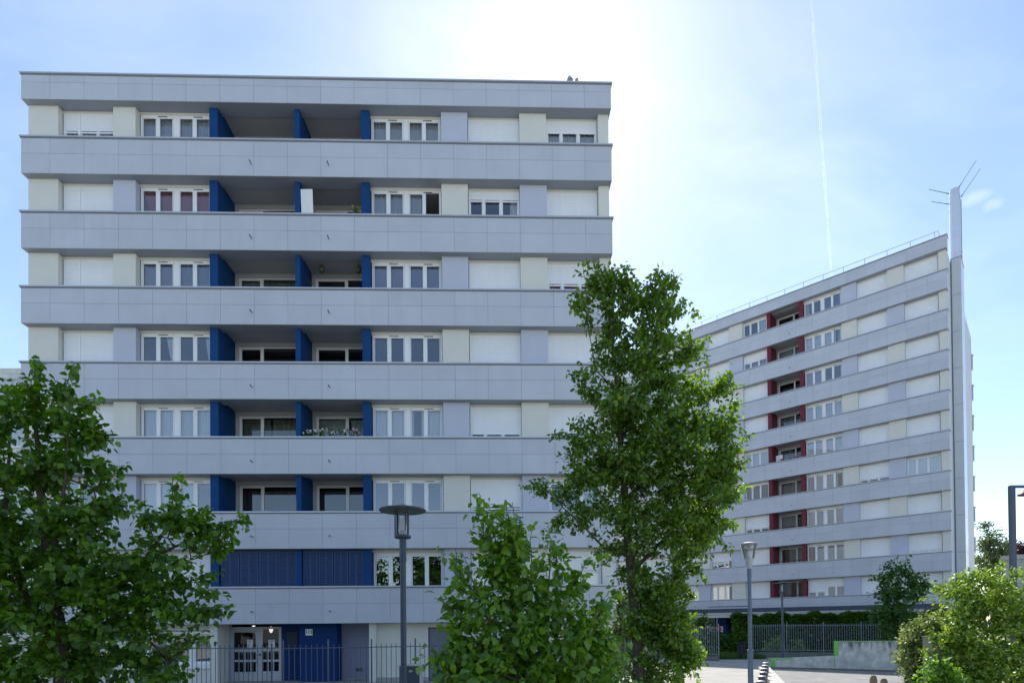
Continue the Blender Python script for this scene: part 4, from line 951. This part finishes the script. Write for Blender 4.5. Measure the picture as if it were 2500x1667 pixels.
def stem(u0, u1, v1, r0=.011, dy=0.): return [foot(yb + dy, u0, 1500, r0)] + path(yb, (u0 + (u1 - u0) * .1, 1560, r0 * .9, dy), (u0 + (u1 - u0) * .6, (1560 + v1) / 2, r0 * .6, dy), (u1, v1, .0025, dy))
tb = [stem(1210, 1125, 1165, .016), stem(1215, 1180, 1155, .015, .1), stem(1225, 1270, 1250, .014, -.1), stem(1205, 1060, 1265, .012, -.15), stem(1230, 1330, 1310, .013, .2), stem(1200, 1025, 1385, .010, .1), stem(1235, 1390, 1370, .012, 0), stem(1200, 1020, 1500, .010, -.2), stem(1220, 1220, 1210, .012, .3)]
tree('young_lilac_bush', 'leafy bright green bush in front of the tall tree, rising beside the near lamp', 'bush', yb, .75, bb, tb, 760, 9, .084, .029, M['l_bush'], M['bark2'], 21, spread=.14, shell=.42, clump=(4, .05, .09), tip_r=.0016, up=.8, droop=.5, lup=.8, step=.12,
     sprays=[(1115, 1240, 1095, 1176, 7), (1165, 1230, 1160, 1160, 7), (1180, 1240, 1196, 1190, 6), (1060, 1330, 1046, 1262, 6), (1060, 1420, 1006, 1376, 7), (1060, 1510, 1000, 1500, 6), (1370, 1420, 1400, 1368, 6), (1280, 1290, 1262, 1232, 5), (1320, 1340, 1345, 1290, 5)])

# shrub between bush and tree, lit from behind
ys = 17.
tree('garden_shrub', 'small leafy shrub between the near bush and the tall tree trunk', 'bush', ys, 1., [(1370, 1480, 40), (1390, 1520, 45), (1330, 1510, 50), (1400, 1560, 60)], [[foot(ys, 1395, 1500, .05)] + path(ys, (1395, 1520, .04), (1385, 1480, .01))], 420, 7, .11, .04, M['l_shrub'], M['bark2'], 31, spread=.2)
ys = 27.
tree('garden_shrub', 'sunlit yellow green shrub glimpsed behind the trunk of the tall tree', 'bush', ys, 1.5, [(1425, 1380, 26), (1428, 1430, 34), (1435, 1490, 46)], [[foot(ys, 1430, 1500, .06)] + path(ys, (1430, 1480, .05), (1428, 1400, .01))], 300, 8, .16, .06, M['l_far'], M['bark2'], 32, spread=.3)

# right hand shrubs
def shrub(name, label, y, dy, blobs, n, per, L, w, lm, seed, u0, spread=.12, group=None, clump=None):
    return tree(name, label, 'bush', y, dy, blobs, [[foot(y, u0, 1500, .05)] + path(y, (u0, 1560, .035), (u0 - 5, 1480, .02)), path(y, (u0, 1550, .010), (u0 + 30, 1500, .004, .3))], n, per, L, w, lm, M['bark'], seed, group, spread, .18, .4, clump=clump)
shrub('variegated_shrub', 'rounded cream flecked shrub left of the electrical box', 13.5, 1.0, [(2110, 1460, 42), (2130, 1440, 38), (2090, 1500, 36), (2160, 1445, 40), (2130, 1500, 55), (2110, 1540, 42), (2170, 1500, 45), (2120, 1575, 45), (2145, 1470, 55)], 1150, 9, .085, .031, M['l_vari'], 41, 2130, .12)
shrub('sunlit_shrub', 'large sunlit shrub at the right edge above the electrical box', 12.3, 1.6, [(2190, 1345, 30, .9), (2165, 1372, 22, .8), (2215, 1330, 26, .8), (2240, 1345, 45), (2300, 1310, 30, .9), (2340, 1300, 36), (2270, 1370, 60), (2200, 1400, 45), (2330, 1370, 70), (2250, 1430, 70), (2330, 1450, 80), (2205, 1465, 45), (2240, 1500, 70), (2310, 1530, 90), (2230, 1560, 60), (2390, 1400, 80), (2400, 1520, 100), (2185, 1500, 40), (2170, 1470, 30)], 2300, 8, .085, .031, M['l_shrub'], 42, 2280, .11, None, (5, .14, .06))
shrub('low_shrub', 'low lime green shrub at the foot of the electrical box', 11.3, .6, [(2150, 1530, 26), (2135, 1560, 30), (2175, 1550, 30), (2190, 1580, 40), (2150, 1590, 40)], 300, 8, .075, .03, M['l_bush'], 43, 2160, .11)
# maple sapling before the far block
ym = 30.
tree('maple_sapling', 'small dark maple standing before the far block above the hedge', 'tree', ym, 1.3, [(2050, 1305, 20), (2085, 1315, 24), (2065, 1340, 42), (2030, 1350, 28), (2100, 1350, 28), (2055, 1385, 48), (2095, 1390, 32), (2020, 1395, 24), (2060, 1425, 40), (2025, 1420, 20), (2100, 1425, 18), (2040, 1460, 26)], [[foot(ym, 2062, 1500, .09)] + path(ym, (2062, 1470, .075), (2060, 1380, .04), (2066, 1300, .006))], 620, 8, .16, .058, M['l_maple'], M['bark'], 51, clump=(4, .2, .08), spread=.24, step=.25, tip_r=.004, sprays=[(2050, 1320, 2046, 1284, 5), (2080, 1320, 2078, 1286, 5), (2100, 1350, 2122, 1340, 4), (2020, 1400, 2002, 1418, 4)])
# hedge: a clipped row, one thing
def hedge():
    rng = np.random.default_rng(61); a, b = np.array((14.2, 37.2, 0)), np.array((25.5, 34.0, 0)); d = b - a
    r = empty('hedge', tuple(a)); tag(r, 'long dark clipped hedge behind the far picket fence', 'hedge')
    nn = np.array((-d[1], d[0], 0)); nn /= np.linalg.norm(nn)
    n = 34000; t = rng.uniform(0, 1, n); k = rng.integers(0, 3, n); h = 2.50
    w = rng.uniform(-.6, .6, n); z = rng.uniform(.1, h, n); w = np.where(k == 0, -.6 + rng.exponential(.08, n), w); z = np.where(k == 1, h - rng.exponential(.07, n), z)
    z = z + .09 * np.sin(t * 34) * (z > 2.2) + .07 * np.sin(t * 81) * (z > 2.2)
    w = w + .08 * np.sin(t * 43 + z * 3)
    pos = d[None] * t[:, None] + nn[None] * w[:, None]; pos[:, 2] = z
    ax = rng.normal(0, 1, (n, 3)); ax[:, 2] += .3; nr = rng.normal(0, .7, (n, 3)) - nn * .4; nr[:, 2] += .6
    leaf_mesh('foliage', pos, ax, nr, .15, .062, M['l_hedge'], r, rng)
    q = MB()
    for i in range(24):
        p = d * (i + .5) / 24; q.tube([(p[0], p[1], 0), (p[0] + .05, p[1], 1.2), (p[0] - .05, p[1], 2.2)], [.03, .02, .008], 5)
    q.build('stems', M['bark2'], r)
hedge()
for i, (u, v, rr, y, lab, mm) in enumerate(((1700, 1470, 34, 35.5, 'bushy green shrub left of the litter bin', 'l_hedge'), (1650, 1475, 30, 35.8, 'dark shrub behind the short fence section by the red sign', 'l_hedge'), (1600, 1425, 34, 36.5, 'dark shrub by the far canopy, right of the tall tree', 'l_hedge'), (1720, 1445, 30, 37, 'shrub touching the left end of the long hedge', 'l_hedge'),
        (1775, 1480, 24, 35.8, 'pale green shrub behind the far fence left of the distant lamp', 'l_shrub'), (1830, 1485, 24, 35.6, 'green shrub behind the far fence right of the distant lamp', 'l_shrub'), (1590, 1480, 40, 36., 'low green shrub behind the receding fence', 'l_shrub'))):
    tree('garden_shrub', lab, 'bush', y, .8, [(u, v, rr), (u - rr * .6, v + rr * .6, rr * .7), (u + rr * .6, v + rr * .6, rr * .7)], [[foot(y, u, 1500, .05)] + path(y, (u, v + rr, .03), (u, v, .01))], 170, 8, .15, .055, M[mm], M['bark2'], 70 + i, 'shrubs in the far garden', .28, .25)
# trees beyond the far block
yf = 75.
tree('airy_tree', 'pale airy tree rising beyond the right end of the far block', 'tree', yf, 5, [(2262, 1205, 14, .8), (2285, 1225, 18, .8), (2265, 1245, 26), (2300, 1250, 20, .8), (2320, 1255, 16, .9), (2285, 1275, 34), (2325, 1275, 24), (2260, 1290, 36), (2310, 1300, 40)], [[foot(yf, 2280, 1500, .3)] + path(yf, (2280, 1400, .25), (2280, 1300, .16), (2268, 1215, .03))], 700, 8, .30, .11, M['l_far'], M['bark'], 81, spread=.55, step=.5, tip_r=.012)
yf = 62.
tree('copper_tree', 'dark copper leaved tree behind the arm lamp at the right edge', 'tree', yf, 3, [(2345, 1255, 14), (2355, 1270, 18), (2340, 1280, 14), (2370, 1260, 20)], [[foot(yf, 2355, 1500, .25)] + path(yf, (2355, 1400, .2), (2352, 1260, .03))], 260, 9, .26, .10, M['l_purple'], M['bark'], 82, spread=.5, step=.5, tip_r=.01)
p0, p1 = at(2328, 1283, 19), at(2352, 1283, 19)
q = MB(); q.box(0, 6, 0, .5, 0, .26); r = empty('concrete_ledge', (p0.x, 19, 0)); tag(r, 'pale concrete ledge behind the big shrub at the right edge', 'wall'); q = MB(); q.box(0, 2.6, 0, .4, 0, p0.z); q.build('wall', M['conc'], r); q = MB(); q.box(-.05, 2.65, -.06, .46, p0.z, p0.z + .14); q.build('coping', M['kerb'], r)

# trees on the near side of the lane, seen mirrored in the lower windows
for k, (tx, ty, th, lab) in enumerate(((-36, -19, 11, 'tree farthest left behind the viewer, mirrored in the ground floor windows'), (-26, -16, 11.5, 'second tree from the left behind the viewer, mirrored in the entrance door'), (-15, -17, 12, 'tree behind the viewer on the left, mirrored in the lower windows'), (-6, -15, 12.5, 'tree behind the viewer in the middle, mirrored in the lower windows'), (3.5, -17, 11, 'tree behind the viewer on the right, mirrored in the lower windows'))):
    def wp(rng, tx=tx, ty=ty, th=th):
        v = rng.normal(0, 1, (700, 3)); v /= np.linalg.norm(v, axis=1, keepdims=True); v *= rng.uniform(0, 1, (700, 1)) ** .4
        return np.array((tx, ty, th * .54)) + v * np.array((4.6, 3.6, th * .46))
    tree('roadside_tree', lab, 'tree', 0, 0, [], [[((tx, ty, 0), .16), ((tx + .1, ty, th * .5), .11), ((tx, ty, th), .02)]], 0, 12, .36, .16, M['l_hedge'], M['bark'], 120 + k, 'trees mirrored in the windows', .5, .4, wpts=wp, tip_r=.008)

# plants and objects on balconies
rng = np.random.default_rng(90)
def flower_box(x, y, z, n, petal, label, w=.5, place=b1p, rz=A1, h=.28):
    r = empty('flower_box', place(x, y, z), rz); tag(r, label, 'flower box', 'flower boxes on the balconies')
    q = MB(); q.box(-w / 2, w / 2, -.09, .09, -.16, .02); q.build('trough', M['terra'], r)
    k = n * 14; pos = np.stack([rng.uniform(-w / 2, w / 2, k), rng.normal(0, .07, k), rng.uniform(0, h, k)], 1)
    leaf_mesh('leaves', pos, rng.normal(0, 1, (k, 3)) + [0, 0, .3], rng.normal(0, .7, (k, 3)) + [0, -.3, .6], .07, .025, M['l_hedge'], r, rng)
    k = n * 9; cs = np.stack([rng.uniform(-w / 2, w / 2, n), rng.normal(-.05, .05, n), rng.uniform(h * .5, h * 1.1, n)], 1); pos = np.repeat(cs, 9, 0) + rng.normal(0, .014, (k, 3))
    leaf_mesh('blossoms', pos, rng.normal(0, 1, (k, 3)), rng.normal(0, .6, (k, 3)) + [0, -.8, .3], .045, .02, petal, r, rng)
for x, n, lab, pt in ((10.08, 4, 'leftmost white flower box on the blue balcony with white drawn curtains', 'petal'), (10.45, 5, 'white flower box second from the left on the flowered blue balcony', 'petal'), (10.93, 5, 'white flower box in the middle of the flowered blue balcony', 'petal'), (11.38, 6, 'white flower box second from the right on the flowered blue balcony', 'petal'), (11.88, 5, 'rightmost pinkish flower box on the flowered blue balcony', 'petalp')):
    flower_box(x, .33, C1[4] + .06, n + 2, M[pt], lab, .36)
flower_box(11.88, .33, C1[1] + .16, 5, M['petaly'], 'small yellow flower pot at the right end of the second balcony row', .24)
flower_box(10.2, .38, C1[2] + .14, 1, M['l_hedge'], 'green leafy planter on the third row balcony beside the blue divider', .7, h=.24)
flower_box(X(11.2), .45, C2[0] - .06, 1, M['l_hedge'], 'green planter on the topmost red balcony of the far block', .5, b2p, A2, .26)
def lantern(x, lab):
    c = C1[2]; r = empty('hanging_lantern', b1p(x, 1.0, c + 1.17), A1); tag(r, lab, 'lantern', 'lanterns hanging from the third balcony ceiling')
    q = MB(); q.lathe([(.001, 0), (.09, .02), (.10, .06), (.10, .16), (.06, .24), (.02, .30), (.001, .31)], 12); q.build('body', M['lantern'], r)
    q = MB(); q.tube([(0, 0, .30), (0, 0, .33)], [.006] * 2, 5); q.build('cord', M['gasket'], r)
lantern(10.41, 'left hanging green lantern under a blue balcony ceiling'); lantern(11.79, 'right hanging green lantern under a blue balcony ceiling')
# cluttered balcony on the far block
c = C2[4]
q = MB(); q.box(0, .52, 0, .04, 0, 1.0); o = q.build('white_panel', M['white'], loc=b2p(LG[0] + .15, .7, c - .32)); o.rotation_euler = (0, 0, A2); tag(o, 'square white board standing on a cluttered red balcony of the far block', 'board')
q = MB(); vs = []
for i in range(9):
    for j in range(7): vs.append((i * .09, j * .06, .30 * math.sin(PI * i / 8) * math.sin(PI * j / 6) + rng.uniform(-.03, .03)))
q.add(vs, [(i * 7 + j, (i + 1) * 7 + j, (i + 1) * 7 + j + 1, i * 7 + j + 1) for i in range(8) for j in range(6)], smooth=True)
o = q.build('blue_tarpaulin', M['toyblue'], loc=b2p(LG[0] + .9, .5, c - .02)); o.rotation_euler = (0, 0, A2); tag(o, 'crumpled blue tarpaulin on the cluttered red balcony', 'tarpaulin')
for x, lab in ((.72, 'left red clay pot on the cluttered red balcony'), (1.75, 'right red clay pot on the cluttered red balcony')):
    q = MB(); q.lathe([(.001, 0), (.09, 0), (.13, .2), (.145, .2), (.145, .24), (.12, .24), (.001, .2)], 14); o = q.build('clay_pot', M['terra'], loc=b2p(LG[0] + x, .4, c + .0)); tag(o, lab, 'plant pot', 'clay pots on the far balcony')

# grass by the far garden
def grass():
    rng = np.random.default_rng(99); n = 16000
    r_ = None
    pos = np.stack([rng.uniform(10.2, 24, n), rng.uniform(31.4, 36, n), np.zeros(n)], 1)
    keep = (pos[:, 1] > 34.6 - (pos[:, 0] - 14.3) * .25 + .15) | ((pos[:, 0] < 14.2) & (pos[:, 0] > 11.1) & (pos[:, 1] > 32.0)); pos = pos[keep]; n = len(pos)
    ax = rng.normal(0, .35, (n, 3)); ax[:, 2] = 1; nr = rng.normal(0, 1, (n, 3)); nr[:, 2] *= .2
    o = leaf_mesh('tall_grass', pos, ax, nr, .34, .02, M['grass'], None, rng); tag(o, kind='stuff')
grass()

# ------------------------------------------------------------------ sky, sun, contrail
SUN_EL, SUN_AZ = math.radians(44.5), math.radians(4.6)       # azimuth clockwise from +Y
S = Vector((math.sin(SUN_AZ) * math.cos(SUN_EL), math.cos(SUN_AZ) * math.cos(SUN_EL), math.sin(SUN_EL)))
sl = bpy.data.lights.new('sun', 'SUN'); sl.energy = 4.0; sl.angle = math.radians(.53); sl.color = (1, .95, .87)
so = bpy.data.objects.new('sun', sl); COL.objects.link(so); so.rotation_euler = S.to_track_quat('Z', 'Y').to_euler(); so.location = (0, 0, 60)
wd = bpy.data.worlds.new('World'); SC.world = wd; wd.use_nodes = True; n = wd.node_tree; n.nodes.clear(); N = n.nodes; L = n.links
out = N.new('ShaderNodeOutputWorld'); bg = N.new('ShaderNodeBackground'); L.new(bg.outputs[0], out.inputs[0])
sk = N.new('ShaderNodeTexSky'); sk.sky_type = 'NISHITA'; sk.sun_disc = False; sk.sun_elevation = SUN_EL; sk.sun_rotation = SUN_AZ
sk.air_density = 1.0; sk.dust_density = .26; sk.ozone_density = 1.6; sk.altitude = 60
bg.inputs[1].default_value = .12
# thin cirrus
tc = N.new('ShaderNodeTexCoord'); mp = N.new('ShaderNodeMapping'); mp.inputs['Scale'].default_value = (1.0, 2.2, 2.6); mp.inputs['Rotation'].default_value = (.3, .2, .5); L.new(tc.outputs['Generated'], mp.inputs['Vector'])
no = N.new('ShaderNodeTexNoise'); no.inputs['Scale'].default_value = 2.3; no.inputs['Detail'].default_value = 9; no.inputs['Roughness'].default_value = .58; no.inputs['Distortion'].default_value = .5; L.new(mp.outputs[0], no.inputs['Vector'])
mr = N.new('ShaderNodeMapRange'); mr.inputs[1].default_value = .46; mr.inputs[2].default_value = .80; mr.inputs[3].default_value = .04; mr.inputs[4].default_value = .42; L.new(no.outputs['Fac'], mr.inputs[0])
mx = N.new('ShaderNodeMix'); mx.data_type = 'RGBA'; L.new(mr.outputs[0], mx.inputs[0]); L.new(sk.outputs[0], mx.inputs[6])
br = N.new('ShaderNodeVectorMath'); br.operation = 'MULTIPLY_ADD'; L.new(sk.outputs[0], br.inputs[0]); br.inputs[1].default_value = (1.1, 1.0, .9); br.inputs[2].default_value = (2.2, 2.2, 2.2)
L.new(br.outputs[0], mx.inputs[7])
# two small puffs of cloud low in the right of the sky
last = mx.outputs[2]
for (u, v, sx_, sy_) in ((2232, 458, .016, .0075), (2282, 470, .010, .0065)):
    d0 = (at(u, v, 1000) - Vector((0, 0, EYE))).normalized(); rt = d0.cross(Vector((0, 0, 1))).normalized(); up_ = rt.cross(d0)
    sb = N.new('ShaderNodeVectorMath'); sb.operation = 'SUBTRACT'; L.new(tc.outputs['Generated'], sb.inputs[0]); sb.inputs[1].default_value = d0
    q2 = []
    for ax_, sc_ in ((rt, sx_), (up_, sy_)):
        dt = N.new('ShaderNodeVectorMath'); dt.operation = 'DOT_PRODUCT'; L.new(sb.outputs[0], dt.inputs[0]); dt.inputs[1].default_value = ax_
        dv = N.new('ShaderNodeMath'); dv.operation = 'DIVIDE'; L.new(dt.outputs['Value'], dv.inputs[0]); dv.inputs[1].default_value = sc_
        pw = N.new('ShaderNodeMath'); pw.operation = 'MULTIPLY'; L.new(dv.outputs[0], pw.inputs[0]); L.new(dv.outputs[0], pw.inputs[1]); q2.append(pw)
    sm_ = N.new('ShaderNodeMath'); L.new(q2[0].outputs[0], sm_.inputs[0]); L.new(q2[1].outputs[0], sm_.inputs[1])
    fw = N.new('ShaderNodeVectorMath'); fw.operation = 'DOT_PRODUCT'; L.new(tc.outputs['Generated'], fw.inputs[0]); fw.inputs[1].default_value = d0
    n3 = N.new('ShaderNodeTexNoise'); n3.inputs['Scale'].default_value = 45; n3.inputs['Detail'].default_value = 6; L.new(tc.outputs['Generated'], n3.inputs['Vector'])
    s3 = N.new('ShaderNodeMath'); s3.operation = 'MULTIPLY_ADD'; L.new(n3.outputs['Fac'], s3.inputs[0]); s3.inputs[1].default_value = 3.4; L.new(sm_.outputs[0], s3.inputs[2])
    r3 = N.new('ShaderNodeMapRange'); r3.inputs[1].default_value = 2.9; r3.inputs[2].default_value = 1.0; r3.inputs[3].default_value = 0; r3.inputs[4].default_value = .3; L.new(s3.outputs[0], r3.inputs[0])
    gt = N.new('ShaderNodeMath'); gt.operation = 'GREATER_THAN'; L.new(fw.outputs['Value'], gt.inputs[0]); gt.inputs[1].default_value = .5
    ml = N.new('ShaderNodeMath'); ml.operation = 'MULTIPLY'; L.new(r3.outputs[0], ml.inputs[0]); L.new(gt.outputs[0], ml.inputs[1])
    m3 = N.new('ShaderNodeMix'); m3.data_type = 'RGBA'; L.new(ml.outputs[0], m3.inputs[0]); L.new(last, m3.inputs[6]); m3.inputs[7].default_value = (6.2, 6.3, 6.4, 1); last = m3.outputs[2]
L.new(last, bg.inputs[0])
# contrail: two thin strands of cloud high above
m, n, out = nt('contrail_vapour'); N = n.nodes; L = n.links
t = N.new('ShaderNodeBsdfTransparent'); tr = N.new('ShaderNodeBsdfTranslucent'); tr.inputs[0].default_value = (.95, .95, .95, 1)
ms = N.new('ShaderNodeMixShader'); tc = N.new('ShaderNodeTexCoord'); no = N.new('ShaderNodeTexNoise'); no.inputs['Scale'].default_value = .02; L.new(tc.outputs['Object'], no.inputs['Vector'])
mr = N.new('ShaderNodeMapRange'); mr.inputs[1].default_value = .35; mr.inputs[2].default_value = .65; mr.inputs[3].default_value = .015; mr.inputs[4].default_value = .055; L.new(no.outputs['Fac'], mr.inputs[0]); L.new(mr.outputs[0], ms.inputs[0])
L.new(t.outputs[0], ms.inputs[1]); L.new(tr.outputs[0], ms.inputs[2]); L.new(ms.outputs[0], out.inputs[0])
a, b = at(1858, -80, 5200), at(1912, 660, 6400)
q = MB(); d = (b - a); k = 24
for off in (-9, 7):
    pts = [a + d * (i / k) + Vector((off + 2 * math.sin(i * 1.3 + off), 0, 0)) for i in range(k + 1)]
    q.tube(pts, [4.2 + 3.5 * i / k for i in range(k + 1)], 6, caps=False)
tag(q.build('contrail', m), 'thin white aircraft contrail falling steeply down the right half of the sky', 'contrail')

SC.view_settings.view_transform = 'Standard'; SC.view_settings.look = 'None'; SC.view_settings.gamma = 1; SC.view_settings.exposure = .86
SC.cycles.max_bounces = 10; SC.cycles.diffuse_bounces = 4; SC.cycles.glossy_bounces = 4; SC.cycles.transparent_max_bounces = 16; SC.cycles.transmission_bounces = 4
SC.cycles.use_denoising = True; SC.cycles.sample_clamp_indirect = 6
